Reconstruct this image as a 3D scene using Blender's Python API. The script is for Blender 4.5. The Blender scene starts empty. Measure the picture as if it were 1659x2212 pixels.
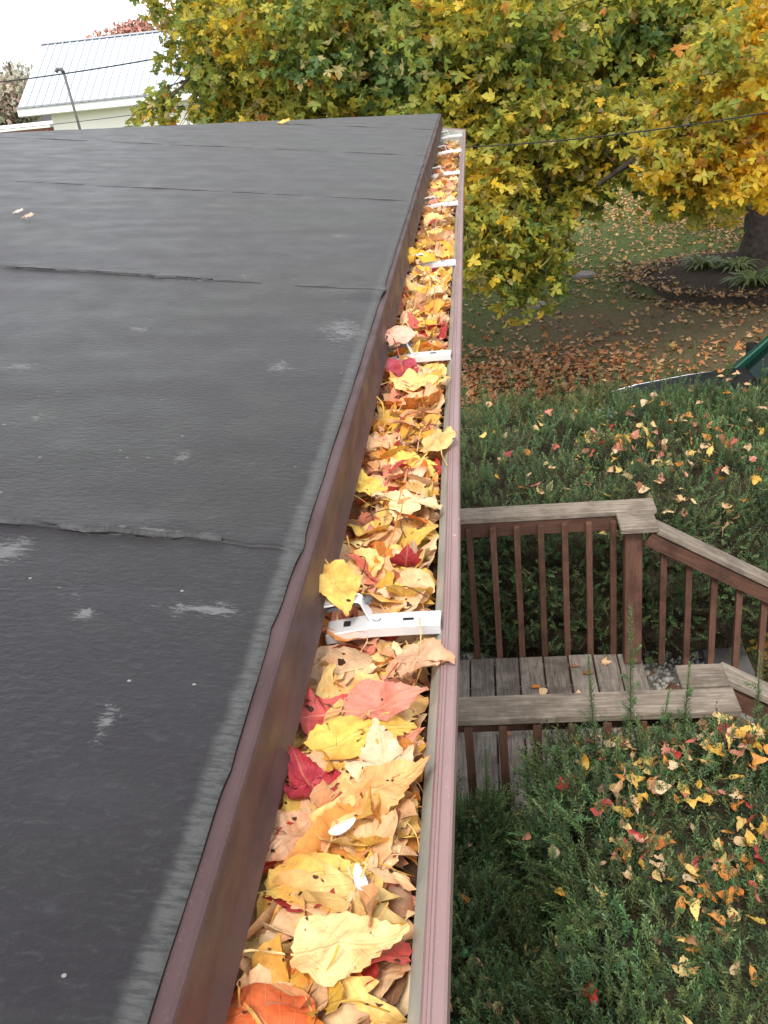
import bpy, bmesh, math, random
import numpy as np
from mathutils import Vector, Matrix

random.seed(7)
rng = np.random.default_rng(11)
scene = bpy.context.scene
COL = scene.collection
CAM_H = 4.3

# ------------------------------------------------------------------ camera
cam_data = bpy.data.cameras.new('camera')
cam = bpy.data.objects.new('camera', cam_data)
COL.objects.link(cam)
scene.camera = cam
cam_data.sensor_fit = 'VERTICAL'
cam_data.sensor_height = 24.0
cam_data.lens = 24.0 * 2200 / 2212
cam_data.clip_start = 0.02
cam_data.clip_end = 2000
R3 = np.array([[0.99253391, 0.05589060, 0.10840974],
               [0.07400669, 0.43054721, -0.89952883],
               [-0.09695071, 0.90083591, 0.42319643]])
mw = Matrix([list(R3[0]) + [0], list(R3[1]) + [0], list(R3[2]) + [CAM_H], [0, 0, 0, 1]])
cam.matrix_world = mw
CAM = np.array((0, 0, CAM_H))

def project(P):
    """world points -> picture fractions (0..1, 0..1 from the top) and depth"""
    c = (np.asarray(P, float) - CAM) @ R3
    d = np.maximum(-c[:, 2], 1e-3)
    return 0.5 + 2200 * c[:, 0] / d / 1659, 0.5 - 2200 * c[:, 1] / d / 2212, -c[:, 2]

def in_view(P, m=0.04):
    u, v, d = project(P)
    return (d > 0.05) & (u > -m) & (u < 1 + m) & (v > -m) & (v < 1 + m)

# ------------------------------------------------------------------ sky and sun
SUN_EL, SUN_AZ = math.radians(54), math.radians(-173)       # azimuth from +Y, clockwise
world = bpy.data.worlds.new('World')
scene.world = world
world.use_nodes = True
wn = world.node_tree.nodes; wl = world.node_tree.links
wn.clear()
sky = wn.new('ShaderNodeTexSky'); sky.sky_type = 'NISHITA'; sky.sun_disc = False
sky.sun_elevation = SUN_EL; sky.sun_rotation = SUN_AZ
sky.air_density = 1.0; sky.dust_density = 1.0; sky.ozone_density = 1.0
hsv = wn.new('ShaderNodeHueSaturation'); hsv.inputs['Saturation'].default_value = 0.22
bg = wn.new('ShaderNodeBackground'); bg.inputs['Strength'].default_value = 0.15
wo = wn.new('ShaderNodeOutputWorld')
wl.new(sky.outputs[0], hsv.inputs['Color']); wl.new(hsv.outputs[0], bg.inputs[0]); wl.new(bg.outputs[0], wo.inputs[0])

sun_data = bpy.data.lights.new('sun', 'SUN')
sun_data.energy = 1.5; sun_data.angle = math.radians(14); sun_data.color = (1.0, 0.95, 0.87)
sun = bpy.data.objects.new('sun', sun_data); COL.objects.link(sun)
sd = Vector((math.sin(SUN_AZ) * math.cos(SUN_EL), math.cos(SUN_AZ) * math.cos(SUN_EL), math.sin(SUN_EL)))
sun.rotation_euler = (-sd).to_track_quat('-Z', 'Y').to_euler()

scene.view_settings.view_transform = 'Standard'
scene.view_settings.look = 'None'
scene.view_settings.exposure = 1.25
scene.view_settings.gamma = 1.0
scene.cycles.max_bounces = 6
scene.cycles.diffuse_bounces = 3
scene.cycles.glossy_bounces = 2
scene.cycles.transmission_bounces = 3
scene.cycles.transparent_max_bounces = 4
scene.view_settings.use_curve_mapping = False

# ------------------------------------------------------------------ tagging helpers
def tag(o, label=None, cat=None, group=None, kind=None):
    if label: o['label'] = label
    if cat: o['category'] = cat
    if group: o['group'] = group
    if kind: o['kind'] = kind
    return o

def empty(name, loc=(0, 0, 0), rz=0.0):
    o = bpy.data.objects.new(name, None)
    o.empty_display_size = 0.1
    COL.objects.link(o); o.location = loc; o.rotation_euler = (0, 0, rz)
    return o

def link(name, me, mat=None, parent=None):
    if mat is not None and not me.materials:
        me.materials.append(mat)
    o = bpy.data.objects.new(name, me); COL.objects.link(o)
    if parent is not None: o.parent = parent
    return o

# ------------------------------------------------------------------ material helpers
class NT:
    def __init__(s, name):
        s.m = bpy.data.materials.new(name); s.m.use_nodes = True
        s.t = s.m.node_tree; s.t.nodes.clear()
        s.out = s.t.nodes.new('ShaderNodeOutputMaterial')
    def n(s, typ, **kw):
        nd = s.t.nodes.new(typ)
        for k, v in kw.items():
            if hasattr(nd, k): setattr(nd, k, v)
            else: nd.inputs[k.replace('_', ' ')].default_value = v
        return nd
    def l(s, a, b): s.t.links.new(a, b)
    def val(s, x, sock):
        if hasattr(x, 'is_output') or hasattr(x, 'links'): s.l(x, sock)
        else: sock.default_value = x
    def math(s, op, a, b=0.0, c=None, clamp=False):
        nd = s.t.nodes.new('ShaderNodeMath'); nd.operation = op; nd.use_clamp = clamp
        s.val(a, nd.inputs[0]); s.val(b, nd.inputs[1])
        if c is not None: s.val(c, nd.inputs[2])
        return nd.outputs[0]
    def mix(s, f, a, b, typ='MIX'):
        nd = s.t.nodes.new('ShaderNodeMix'); nd.data_type = 'RGBA'; nd.blend_type = typ
        s.val(f, nd.inputs[0])
        for x, k in ((a, 6), (b, 7)):
            if isinstance(x, tuple): x = tuple(x) + (1.0,) if len(x) == 3 else x
            s.val(x, nd.inputs[k])
        return nd.outputs[2]
    def ramp(s, x, lo, hi, a=0.0, b=1.0, smooth=True):
        nd = s.t.nodes.new('ShaderNodeMapRange')
        nd.interpolation_type = 'SMOOTHSTEP' if smooth else 'LINEAR'
        s.val(x, nd.inputs[0])
        for i, q in enumerate((lo, hi, a, b)): nd.inputs[i + 1].default_value = q
        return nd.outputs[0]
    def coord(s, scale=(1, 1, 1), kind='Object', rot=(0, 0, 0)):
        tc = s.t.nodes.new('ShaderNodeTexCoord')
        mp = s.t.nodes.new('ShaderNodeMapping'); mp.inputs['Scale'].default_value = scale
        mp.inputs['Rotation'].default_value = rot
        s.l(tc.outputs[kind], mp.inputs[0])
        return mp.outputs[0]
    def world(s, scale=(1, 1, 1)):
        g = s.t.nodes.new('ShaderNodeNewGeometry')
        mp = s.t.nodes.new('ShaderNodeMapping'); mp.inputs['Scale'].default_value = scale
        s.l(g.outputs['Position'], mp.inputs[0])
        return mp.outputs[0]
    def noise(s, v, scale, detail=4, rough=0.55, dist=0.0):
        nd = s.t.nodes.new('ShaderNodeTexNoise')
        nd.inputs['Scale'].default_value = scale; nd.inputs['Detail'].default_value = detail
        nd.inputs['Roughness'].default_value = rough; nd.inputs['Distortion'].default_value = dist
        s.l(v, nd.inputs['Vector'])
        return nd.outputs[0]
    def bump(s, h, strength=0.3, dist=0.01, normal=None):
        nd = s.t.nodes.new('ShaderNodeBump'); nd.inputs['Strength'].default_value = strength
        nd.inputs['Distance'].default_value = dist; s.l(h, nd.inputs['Height'])
        if normal is not None: s.l(normal, nd.inputs['Normal'])
        return nd.outputs[0]
    def bsdf(s, col, rough=0.6, spec=0.4, metal=0.0, normal=None, coat=0.0):
        b = s.t.nodes.new('ShaderNodeBsdfPrincipled')
        if isinstance(col, tuple): b.inputs['Base Color'].default_value = tuple(col[:3]) + (1,)
        else: s.l(col, b.inputs['Base Color'])
        s.val(rough, b.inputs['Roughness']); s.val(spec, b.inputs['Specular IOR Level'])
        s.val(metal, b.inputs['Metallic']); b.inputs['Coat Weight'].default_value = coat
        if normal is not None: s.l(normal, b.inputs['Normal'])
        return b.outputs[0]
    def done(s, sh):
        s.l(sh, s.out.inputs['Surface']); return s.m

def simple(name, col, rough=0.6, spec=0.4, metal=0.0, var=0.12, scale=6.0, bump=0.0, bscale=80, coat=0.0):
    t = NT(name); c = t.coord()
    n1 = t.noise(c, scale, 5)
    k = t.ramp(n1, 0.3, 0.7, 1 - var, 1 + var, False)

    vm = t.t.nodes.new('ShaderNodeVectorMath'); vm.operation = 'SCALE'
    vm.inputs[0].default_value = col; t.l(k, vm.inputs['Scale'])
    nrm = t.bump(t.noise(c, bscale, 3), bump, 0.004) if bump else None
    return t.done(t.bsdf(vm.outputs[0], rough, spec, metal, nrm, coat))

# ------------------------------------------------------------------ mesh helpers
def fast_mesh(name, V, F, col=None, luv=None, smooth=False):
    V = np.ascontiguousarray(V, dtype=np.float32); F = np.ascontiguousarray(F, dtype=np.int32)
    me = bpy.data.meshes.new(name)
    k = F.shape[1]
    me.vertices.add(len(V)); me.vertices.foreach_set('co', V.ravel())
    me.loops.add(F.size); me.loops.foreach_set('vertex_index', F.ravel())
    me.polygons.add(len(F)); me.polygons.foreach_set('loop_start', np.arange(0, F.size, k, dtype=np.int32))
    if smooth: me.polygons.foreach_set('use_smooth', np.ones(len(F), dtype=bool))
    me.update(calc_edges=True)
    if col is not None:
        a = me.attributes.new('Col', 'FLOAT_COLOR', 'POINT')
        c4 = np.ones((len(V), 4), np.float32); c4[:, :3] = col
        a.data.foreach_set('color', c4.ravel())
    if luv is not None:
        a = me.attributes.new('leafuv', 'FLOAT_VECTOR', 'POINT')
        a.data.foreach_set('vector', np.ascontiguousarray(luv, np.float32).ravel())
    return me

class MB:
    """collects simple solids into one mesh"""
    def __init__(s): s.v = []; s.f = []
    def add(s, vs, fs):
        o = len(s.v); s.v += [tuple(p) for p in vs]; s.f += [tuple(i + o for i in f) for f in fs]
    def box(s, c, d, M=None):
        x, y, z = (q / 2 for q in d)
        vs = [Vector((i * x, j * y, k * z)) for i in (-1, 1) for j in (-1, 1) for k in (-1, 1)]
        if M is not None: vs = [M @ p for p in vs]
        vs = [p + Vector(c) for p in vs]
        s.add(vs, [(0, 1, 3, 2), (4, 6, 7, 5), (0, 4, 5, 1), (2, 3, 7, 6), (0, 2, 6, 4), (1, 5, 7, 3)])
    def beam(s, a, b, w, h, up=(0, 0, 1)):
        a, b = Vector(a), Vector(b); d = (b - a).normalized(); sd_ = d.cross(Vector(up)).normalized(); u = sd_.cross(d)
        vs = [p + sd_ * i * w / 2 + u * j * h / 2 for p in (a, b) for i in (-1, 1) for j in (-1, 1)]
        s.add(vs, [(0, 1, 3, 2), (4, 6, 7, 5), (0, 4, 5, 1), (2, 3, 7, 6), (0, 2, 6, 4), (1, 5, 7, 3)])
    def tube(s, pts, rad, n=8, cap=True):
        pts = [Vector(p) for p in pts]
        rad = rad if isinstance(rad, (list, tuple)) else [rad] * len(pts)
        rings = []
        for i, p in enumerate(pts):
            d = (pts[min(i + 1, len(pts) - 1)] - pts[max(i - 1, 0)]).normalized()
            a = Vector((0, 0, 1)) if abs(d.z) < 0.9 else Vector((1, 0, 0))
            e1 = d.cross(a).normalized(); e2 = d.cross(e1)
            rings.append([p + (e1 * math.cos(t) + e2 * math.sin(t)) * rad[i] for t in (2 * math.pi * q / n for q in range(n))])
        fs = []
        for i in range(len(pts) - 1):
            for q in range(n):
                fs.append((i * n + q, i * n + (q + 1) % n, (i + 1) * n + (q + 1) % n, (i + 1) * n + q))
        vs = [p for r in rings for p in r]
        if cap: fs += [tuple(range(n))[::-1], tuple((len(pts) - 1) * n + q for q in range(n))]
        s.add(vs, fs)
    def prism(s, prof, axis_pts):
        """sweep a closed 2-D profile (x,z) along y stations [(y, dx, dz)]"""
        n = len(prof); vs = []
        for (y, dx, dz) in axis_pts: vs += [(x + dx, y, z + dz) for x, z in prof]
        fs = []
        for i in range(len(axis_pts) - 1):
            for q in range(n):
                fs.append((i * n + q, (i + 1) * n + q, (i + 1) * n + (q + 1) % n, i * n + (q + 1) % n))
        fs += [tuple(range(n)), tuple(((len(axis_pts) - 1) * n + q) for q in range(n))[::-1]]
        s.add(vs, fs)
    def mesh(s, name, bevel=0.0, smooth=False, segs=1):
        me = bpy.data.meshes.new(name)
        me.from_pydata(s.v, [], s.f)
        bm = bmesh.new(); bm.from_mesh(me)
        bmesh.ops.recalc_face_normals(bm, faces=bm.faces)
        if bevel:
            es = [e for e in bm.edges if e.is_manifold and e.calc_face_angle(0) > 0.6]
            bmesh.ops.bevel(bm, geom=es, offset=bevel, segments=segs, affect='EDGES', profile=0.6, clamp_overlap=True)
        bm.to_mesh(me); bm.free()
        if smooth:
            for p in me.polygons: p.use_smooth = True
        return me
    def build(s, name, mat, parent=None, bevel=0.0, smooth=False, segs=1):
        return link(name, s.mesh(name, bevel, smooth, segs), mat, parent)

def copy_tree(o, parent=None):
    c = o.copy(); COL.objects.link(c)
    if parent is not None: c.parent = parent
    for ch in list(o.children): copy_tree(ch, c)
    return c

# ------------------------------------------------------------------ materials
def leaf_material(name, transl=0.3, spots=0.5, vein=1.0, sat=1.0):
    t = NT(name)
    col = t.n('ShaderNodeAttribute', attribute_name='Col')
    luv = t.n('ShaderNodeAttribute', attribute_name='leafuv')
    oi = t.n('ShaderNodeObjectInfo')
    base = t.mix(1.0, col.outputs['Color'], oi.outputs['Color'], 'MULTIPLY')
    sep = t.n('ShaderNodeSeparateXYZ'); t.l(luv.outputs['Vector'], sep.inputs[0])
    seed = t.math('ADD', t.math('MULTIPLY', oi.outputs['Random'], 37.0), sep.outputs[2])
    cb = t.n('ShaderNodeCombineXYZ'); t.l(sep.outputs[0], cb.inputs[0]); t.l(sep.outputs[1], cb.inputs[1]); t.l(seed, cb.inputs[2])
    P = cb.outputs[0]
    ax = t.math('ABSOLUTE', sep.outputs[0])
    side = t.math('ABSOLUTE', t.math('SUBTRACT', t.math('FRACT', t.math('MULTIPLY', t.math('SUBTRACT', sep.outputs[1], t.math('MULTIPLY', ax, 0.85)), 7.0)), 0.5))
    sv = t.ramp(side, 0.0, 0.09, 1.0, 0.0)
    mv = t.ramp(ax, 0.004, 0.022, 1.0, 0.0)
    veins = t.math('MULTIPLY', t.math('MAXIMUM', t.math('MULTIPLY', sv, 0.55), mv), vein)
    n1 = t.noise(P, 2.2, 3)
    c1 = t.mix(t.ramp(n1, 0.42, 0.72, 0.0, 0.75), base, t.mix(1.0, base, (1.0, 0.62, 0.42), 'MULTIPLY'))
    n2 = t.noise(P, 9.0, 4)
    dy_ = t.math('SUBTRACT', sep.outputs[1], 0.36)
    rad = t.math('SQRT', t.math('ADD', t.math('MULTIPLY', sep.outputs[0], t.math('MULTIPLY', sep.outputs[0], 2.2)), t.math('MULTIPLY', dy_, dy_)))
    rim = t.ramp(t.math('ADD', rad, t.math('MULTIPLY', t.math('SUBTRACT', t.noise(P, 5.0, 4, 0.7), 0.5), 1.1)), 0.42, 0.85, 0.0, 0.55 * spots)
    c1 = t.mix(rim, c1, t.mix(1.0, c1, (0.55, 0.33, 0.25), 'MULTIPLY'))
    c1 = t.mix(t.ramp(t.noise(P, 26, 3, 0.7), 0.55, 0.72, 0.0, 0.5 * spots), c1, t.mix(1.0, c1, (0.62, 0.42, 0.30), 'MULTIPLY'))
    hs = t.n('ShaderNodeHueSaturation'); t.l(c1, hs.inputs['Color']); hs.inputs['Saturation'].default_value = sat
    t.l(t.ramp(n2, 0.25, 0.75, 0.78, 1.18, False), hs.inputs['Value'])
    c2 = t.mix(t.math('MULTIPLY', veins, 0.45), hs.outputs[0], t.mix(0.5, base, (0.72, 0.55, 0.25)))
    n3 = t.noise(P, 6.5, 2, 0.4)
    spot = t.math('MULTIPLY', t.ramp(n3, 0.69, 0.73, 0.0, 1.0), spots * 1.6, clamp=True)
    c3 = t.mix(spot, c2, (0.06, 0.025, 0.012))
    hgt = t.math('ADD', t.math('MULTIPLY', veins, 0.6), t.math('MULTIPLY', n2, 1.0))
    nrm = t.bump(hgt, 0.6, 0.0012)
    b = t.bsdf(c3, 0.5, 0.3, 0.0, nrm)
    tr = t.n('ShaderNodeBsdfTranslucent'); t.l(c3, tr.inputs['Color'])
    mx = t.n('ShaderNodeMixShader'); mx.inputs[0].default_value = transl
    t.l(b, mx.inputs[1]); t.l(tr.outputs[0], mx.inputs[2])
    return t.done(mx.outputs[0])

M_leaf = leaf_material('dry_leaf', 0.22, 0.75)
M_leaf_tree = leaf_material('maple_leaf_alive', 0.52, 0.12)
M_leaf_ground = leaf_material('fallen_leaf', 0.12, 0.4)

def needle_material():
    t = NT('yew_needle')
    col = t.n('ShaderNodeAttribute', attribute_name='Col')
    b = t.bsdf(col.outputs['Color'], 0.5, 0.35)
    tr = t.n('ShaderNodeBsdfTranslucent'); t.l(col.outputs['Color'], tr.inputs['Color'])
    mx = t.n('ShaderNodeMixShader'); mx.inputs[0].default_value = 0.36
    t.l(b, mx.inputs[1]); t.l(tr.outputs[0], mx.inputs[2])
    return t.done(mx.outputs[0])
M_needle = needle_material()

SCUFFS = []      # (x, y, rx, ry) world, filled before the roof material is made
def roof_material():
    t = NT('rolled_roofing')
    P = t.world()
    g = t.n('ShaderNodeSeparateXYZ'); t.l(P, g.inputs[0])
    big = t.noise(P, 3.2, 4); mid = t.noise(P, 14, 5); fine = t.noise(t.world((1.2, 0.9, 1)), 240, 4, 0.7)
    grain = t.noise(t.world((0.5, 1.0, 1)), 210, 5, 0.62, 0.5)
    base = t.mix(t.ramp(big, 0.35, 0.65), (0.0195, 0.0170, 0.0200), (0.0200, 0.0195, 0.0155))
    base = t.mix(t.ramp(mid, 0.35, 0.75, 0.0, 0.5), base, (0.027, 0.0255, 0.027))
    base = t.mix(t.ramp(grain, 0.52, 0.76, 0.0, 0.7), base, (0.046, 0.044, 0.047))
    # long streaks in the fall line and dusty film
    streak = t.noise(t.world((1.2, 5, 1)), 5, 4)
    base = t.mix(t.ramp(streak, 0.5, 0.8, 0.0, 0.25), base, (0.045, 0.044, 0.049))
    # scuffed patches: each has its own place on the roof
    rag = t.noise(t.world((0.55, 1.5, 1)), 120, 10, 0.82, 1.2)
    acc = None
    for (cx, cy, rx, ry, st) in SCUFFS:
        dx = t.math('DIVIDE', t.math('SUBTRACT', g.outputs[0], cx), rx)
        dy = t.math('DIVIDE', t.math('SUBTRACT', g.outputs[1], cy), ry)
        d = t.math('SQRT', t.math('ADD', t.math('MULTIPLY', dx, dx), t.math('MULTIPLY', dy, dy)))
        m = t.ramp(d, 0.0, 1.35, 0.150 * st, -0.16, False)
        acc = m if acc is None else t.math('MAXIMUM', acc, m)
    sm = t.ramp(t.math('ADD', rag, acc), 0.565, 0.62)
    base = t.mix(t.math('MULTIPLY', sm, 0.75), base, (0.15, 0.15, 0.158))
    # worn pale margin along the eave
    wob = t.math('MULTIPLY', t.math('SUBTRACT', t.noise(t.world((0.4, 1, 1)), 55, 5, 0.75), 0.5), 0.012)
    xe = t.math('ADD', g.outputs[0], wob)
    mar = t.math('MULTIPLY', t.ramp(xe, -0.158, -0.151), t.ramp(g.outputs[1], 0.55, 2.2, 0.85, 0.12))
    comb = t.noise(t.world((0.12, 1, 1)), 320, 3, 0.7)
    mar = t.math('MULTIPLY', mar, t.ramp(comb, 0.36, 0.58, 0.35, 1.0))
    base = t.mix(mar, base, (0.080, 0.081, 0.078))
    specks = t.n('ShaderNodeTexVoronoi'); specks.inputs['Scale'].default_value = 38; t.l(P, specks.inputs['Vector'])
    base = t.mix(t.ramp(specks.outputs['Distance'], 0.035, 0.055, 0.85, 0.0), base, (0.26, 0.25, 0.23))
    h = t.math('ADD', t.math('MULTIPLY', fine, 0.45), t.math('ADD', t.math('MULTIPLY', grain, 0.9), t.math('MULTIPLY', sm, 0.8)))
    nrm = t.bump(h, 0.6, 0.0018)
    nrm = t.bump(t.noise(t.world((1.2, 0.8, 1)), 22, 3), 0.14, 0.004, nrm)
    sh = t.bsdf(base, t.ramp(mid, 0.3, 0.7, 0.40, 0.52), 0.25, 0.0, nrm)
    pb = sh.node; pb.inputs['Sheen Weight'].default_value = 0.16; pb.inputs['Sheen Roughness'].default_value = 0.35
    pb.inputs['Sheen Tint'].default_value = (1, .96, .95, 1)
    return t.done(sh)

def wood_material(name, a, b, rough=0.8, axis='x', stain=0.3, gap=(0.03, 0.026, 0.022)):
    t = NT(name)
    sc = {'x': (1.5, 26, 26), 'y': (26, 1.5, 26), 'z': (26, 26, 1.5)}[axis]
    oi = t.n('ShaderNodeObjectInfo')
    def shifted(scale):
        tc = t.n('ShaderNodeTexCoord')
        ad = t.n('ShaderNodeVectorMath', operation='ADD'); t.l(tc.outputs['Object'], ad.inputs[0])
        cm = t.n('ShaderNodeCombineXYZ')
        for i in range(3): t.l(t.math('MULTIPLY', oi.outputs['Random'], 31.0 + i * 7), cm.inputs[i])
        t.l(cm.outputs[0], ad.inputs[1])
        mp = t.n('ShaderNodeMapping'); mp.inputs['Scale'].default_value = scale; t.l(ad.outputs[0], mp.inputs[0])
        return mp.outputs[0]
    gr = t.noise(shifted(sc), 4.0, 8, 0.62, 0.8)
    fine = t.noise(shifted(tuple(q * 3 for q in sc)), 6.0, 5, 0.6)
    blot = t.noise(shifted((1, 1, 1)), 7.0, 5, 0.65)
    c = t.mix(t.ramp(gr, 0.35, 0.66), a, b)
    c = t.mix(t.ramp(blot, 0.42, 0.68, 0.0, min(1, stain * 2)), c, tuple(q * 0.55 for q in a))
    crack = t.ramp(fine, 0.27, 0.34, 1.0, 0.0)
    c = t.mix(t.math('MULTIPLY', crack, 0.7), c, gap)
    hs = t.n('ShaderNodeHueSaturation'); t.l(c, hs.inputs['Color'])
    t.l(t.ramp(oi.outputs['Random'], 0, 1, 0.78, 1.18, False), hs.inputs['Value'])
    h = t.math('ADD', gr, t.math('MULTIPLY', crack, -0.8))
    return t.done(t.bsdf(hs.outputs[0], rough, 0.25, 0.0, t.bump(h, 0.7, 0.003)))

M_wood_grey_x = wood_material('weathered_wood_across', (0.155, 0.122, 0.094), (0.29, 0.24, 0.19), axis='x')
M_wood_grey_y = wood_material('weathered_wood_along', (0.115, 0.092, 0.076), (0.24, 0.205, 0.17), axis='y')
M_wood_brown_z = wood_material('brown_stained_wood_upright', (0.105, 0.050, 0.034), (0.155, 0.078, 0.052), 0.7, 'z', 0.35)
M_wood_brown_x = wood_material('brown_stained_wood_level', (0.105, 0.050, 0.034), (0.155, 0.078, 0.052), 0.7, 'x', 0.35)

def painted_metal(name, col, rough, dirt, spots=0.0, spec=0.5, metal=0.0, streak=(3, 1, 3)):
    t = NT(name); P = t.world()
    n = t.noise(t.world(streak), 14, 5)
    f = t.noise(P, 420, 3, 0.6)
    c = t.mix(t.ramp(n, 0.35, 0.75, 0.0, 0.8), col, dirt)
    c = t.mix(t.ramp(f, 0.58, 0.75, 0.0, 0.35), c, tuple(min(1, q * 1.7 + 0.03) for q in col))
    if spots:
        v = t.n('ShaderNodeTexVoronoi'); v.inputs['Scale'].default_value = 26; t.l(P, v.inputs['Vector'])
        c = t.mix(t.ramp(v.outputs['Distance'], 0.03, 0.05, spots, 0.0), c, (0.6, 0.55, 0.5))
        v2 = t.n('ShaderNodeTexVoronoi'); v2.inputs['Scale'].default_value = 61; t.l(P, v2.inputs['Vector'])
        c = t.mix(t.ramp(v2.outputs['Distance'], 0.02, 0.05, spots * 0.6, 0.0), c, (0.07, 0.04, 0.035))
    return t.done(t.bsdf(c, t.ramp(n, 0.3, 0.7, rough * 0.85, min(1, rough * 1.2)), spec * (.55 if col[0] < .1 else 1), metal, t.bump(t.noise(t.world((1, 0.3, 1)), 40, 3), 0.15, 0.002)))

M_drip = painted_metal('brown_drip_edge_metal', (0.082, 0.047, 0.048), 0.52, (0.056, 0.031, 0.030), 0.0)
M_lip = painted_metal('faded_brown_gutter_paint', (0.275, 0.178, 0.172), 0.40, (0.23, 0.146, 0.140), 0.7, 0.5, 0.0, (3, 0.6, 3))
M_gutin = painted_metal('grey_gutter_inside', (0.40, 0.415, 0.375), 0.45, (0.25, 0.25, 0.21), 0.3)
M_hanger = painted_metal('mill_aluminium', (0.78, 0.78, 0.80), 0.38, (0.66, 0.66, 0.68), 0.2, 0.5, 0.35)
M_screw = simple('zinc_screw', (0.16, 0.15, 0.15), 0.35, 0.5, 0.8)
M_dark = simple('dark_hole', (0.02, 0.018, 0.016), 0.9, 0.1)
M_black_edge = simple('roofing_cut_edge', (0.018, 0.017, 0.018), 0.8, 0.2, bump=0.3)
M_siding = simple('pale_siding', (0.55, 0.53, 0.48), 0.7, 0.3, var=0.05)
M_litter = simple('leaf_litter_mulch', (0.085, 0.045, 0.024), 0.9, 0.1, var=0.5, scale=70, bump=0.8, bscale=300)
M_bark = simple('maple_bark', (0.050, 0.041, 0.034), 0.95, 0.1, var=0.45, scale=14, bump=1.0, bscale=40)
M_twig = simple('yew_twig_bark', (0.10, 0.055, 0.030), 0.85, 0.15, var=0.3, scale=30)
M_stone = simple('white_gravel_stone', (0.42, 0.40, 0.36), 0.75, 0.3, var=0.35, scale=12, bump=0.3, bscale=60)
M_concrete = simple('concrete', (0.23, 0.21, 0.19), 0.9, 0.2, var=0.25, scale=5, bump=0.3, bscale=120)
M_metalroof = simple('pale_metal_roof', (0.52, 0.57, 0.64), 0.5, 0.4, 0.0, var=0.05, scale=0.4)
M_whitewall = simple('cream_white_wall', (0.92, 0.87, 0.81), 0.7, 0.3, var=0.03, scale=0.6)
M_fascia = simple('white_fascia', (0.80, 0.79, 0.73), 0.6, 0.3, var=0.03)
M_wire = simple('black_cable', (0.025, 0.025, 0.027), 0.6, 0.3)
M_pole = simple('dark_steel_pole', (0.10, 0.09, 0.09), 0.6, 0.4)
M_brick = simple('faded_brick', (0.36, 0.16, 0.12), 0.85, 0.2, var=0.15)
M_carbody = simple('dark_green_car_paint', (0.020, 0.105, 0.068), 0.22, 0.5, 0.25, var=0.04, coat=0.6)
M_hood = simple('hood_dark_reflection', (0.016, 0.018, 0.018), 0.6, 0.08, 0.0, var=0.2, scale=9, coat=0.0)  # dark reflection of trees put into the hood's colour
M_glass = simple('dark_car_glass', (0.008, 0.022, 0.018), 0.10, 0.015, 0.0, var=0.1)
M_rubber = simple('black_rubber', (0.014, 0.014, 0.015), 0.7, 0.3)
M_chrome = simple('chrome', (0.75, 0.76, 0.78), 0.12, 0.5, 1.0, var=0.03)
M_lamp = simple('headlamp_lens', (0.55, 0.57, 0.58), 0.1, 0.6)
M_petal = simple('white_papery_seed', (0.60, 0.56, 0.50), 0.7, 0.3, var=0.1, scale=60)

def ground_material():
    t = NT('lawn_soil'); P = t.world()
    g = t.n('ShaderNodeSeparateXYZ'); t.l(P, g.inputs[0])
    n = t.noise(P, 0.8, 5); n2 = t.noise(P, 9, 5); n3 = t.noise(P, 60, 4)
    grass = t.mix(t.ramp(n2, 0.3, 0.7), (0.065, 0.092, 0.028), (0.125, 0.155, 0.050))
    grass = t.mix(t.ramp(n3, 0.4, 0.7, 0.0, 0.5), grass, (0.17, 0.19, 0.075))
    dirt = t.mix(t.ramp(n3, 0.35, 0.7), (0.13, 0.092, 0.052), (0.22, 0.16, 0.10))
    # trodden bare soil between the car and the tree
    yy = t.math('ADD', g.outputs[1], t.math('MULTIPLY', t.math('SUBTRACT', n, 0.5), 5.0))
    bare = t.math('MULTIPLY', t.ramp(yy, 11.5, 13.2), t.ramp(yy, 17.8, 15.6))
    bare = t.math('MULTIPLY', bare, t.ramp(g.outputs[0], -1.0, 1.5))
    bare = t.math('MULTIPLY', bare, t.ramp(n2, 0.33, 0.55, 0.35, 1.0))
    near = t.ramp(g.outputs[1], 9.5, 8.0, 0.0, 0.6)
    c = t.mix(t.math('MAXIMUM', bare, near), grass, dirt)
    return t.done(t.bsdf(c, 0.95, 0.1, 0.0, t.bump(t.math('ADD', n2, n3), 0.9, 0.03)))

# ------------------------------------------------------------------ ground and paving
M_ground = ground_material()
gx = np.concatenate([np.linspace(-600, -30, 8), np.linspace(-26, 30, 57), np.linspace(36, 600, 8)])
gy = np.concatenate([np.linspace(-300, -12, 6), np.linspace(-8, 50, 59), np.linspace(60, 1200, 9)])
GX, GY = np.meshgrid(gx, gy)
def ground_z(x, y):
    f = np.clip((np.asarray(y) - 9.0) / 4.0, 0, 1) * np.clip((70 - np.asarray(y)) / 20, 0, 1)
    return f * (0.05 * np.sin(x * 0.7 + y * 0.4) + 0.04 * np.sin(x * 0.31 - y * 0.9))
GV = np.stack([GX.ravel(), GY.ravel(), ground_z(GX, GY).ravel()], 1)
nx, ny = len(gx), len(gy)
idx = np.arange(nx * ny).reshape(ny, nx)
GF = np.stack([idx[:-1, :-1].ravel(), idx[:-1, 1:].ravel(), idx[1:, 1:].ravel(), idx[1:, :-1].ravel()], 1)
tag(link('lawn', fast_mesh('lawn', GV, GF, smooth=True), M_ground), kind='structure')

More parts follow.
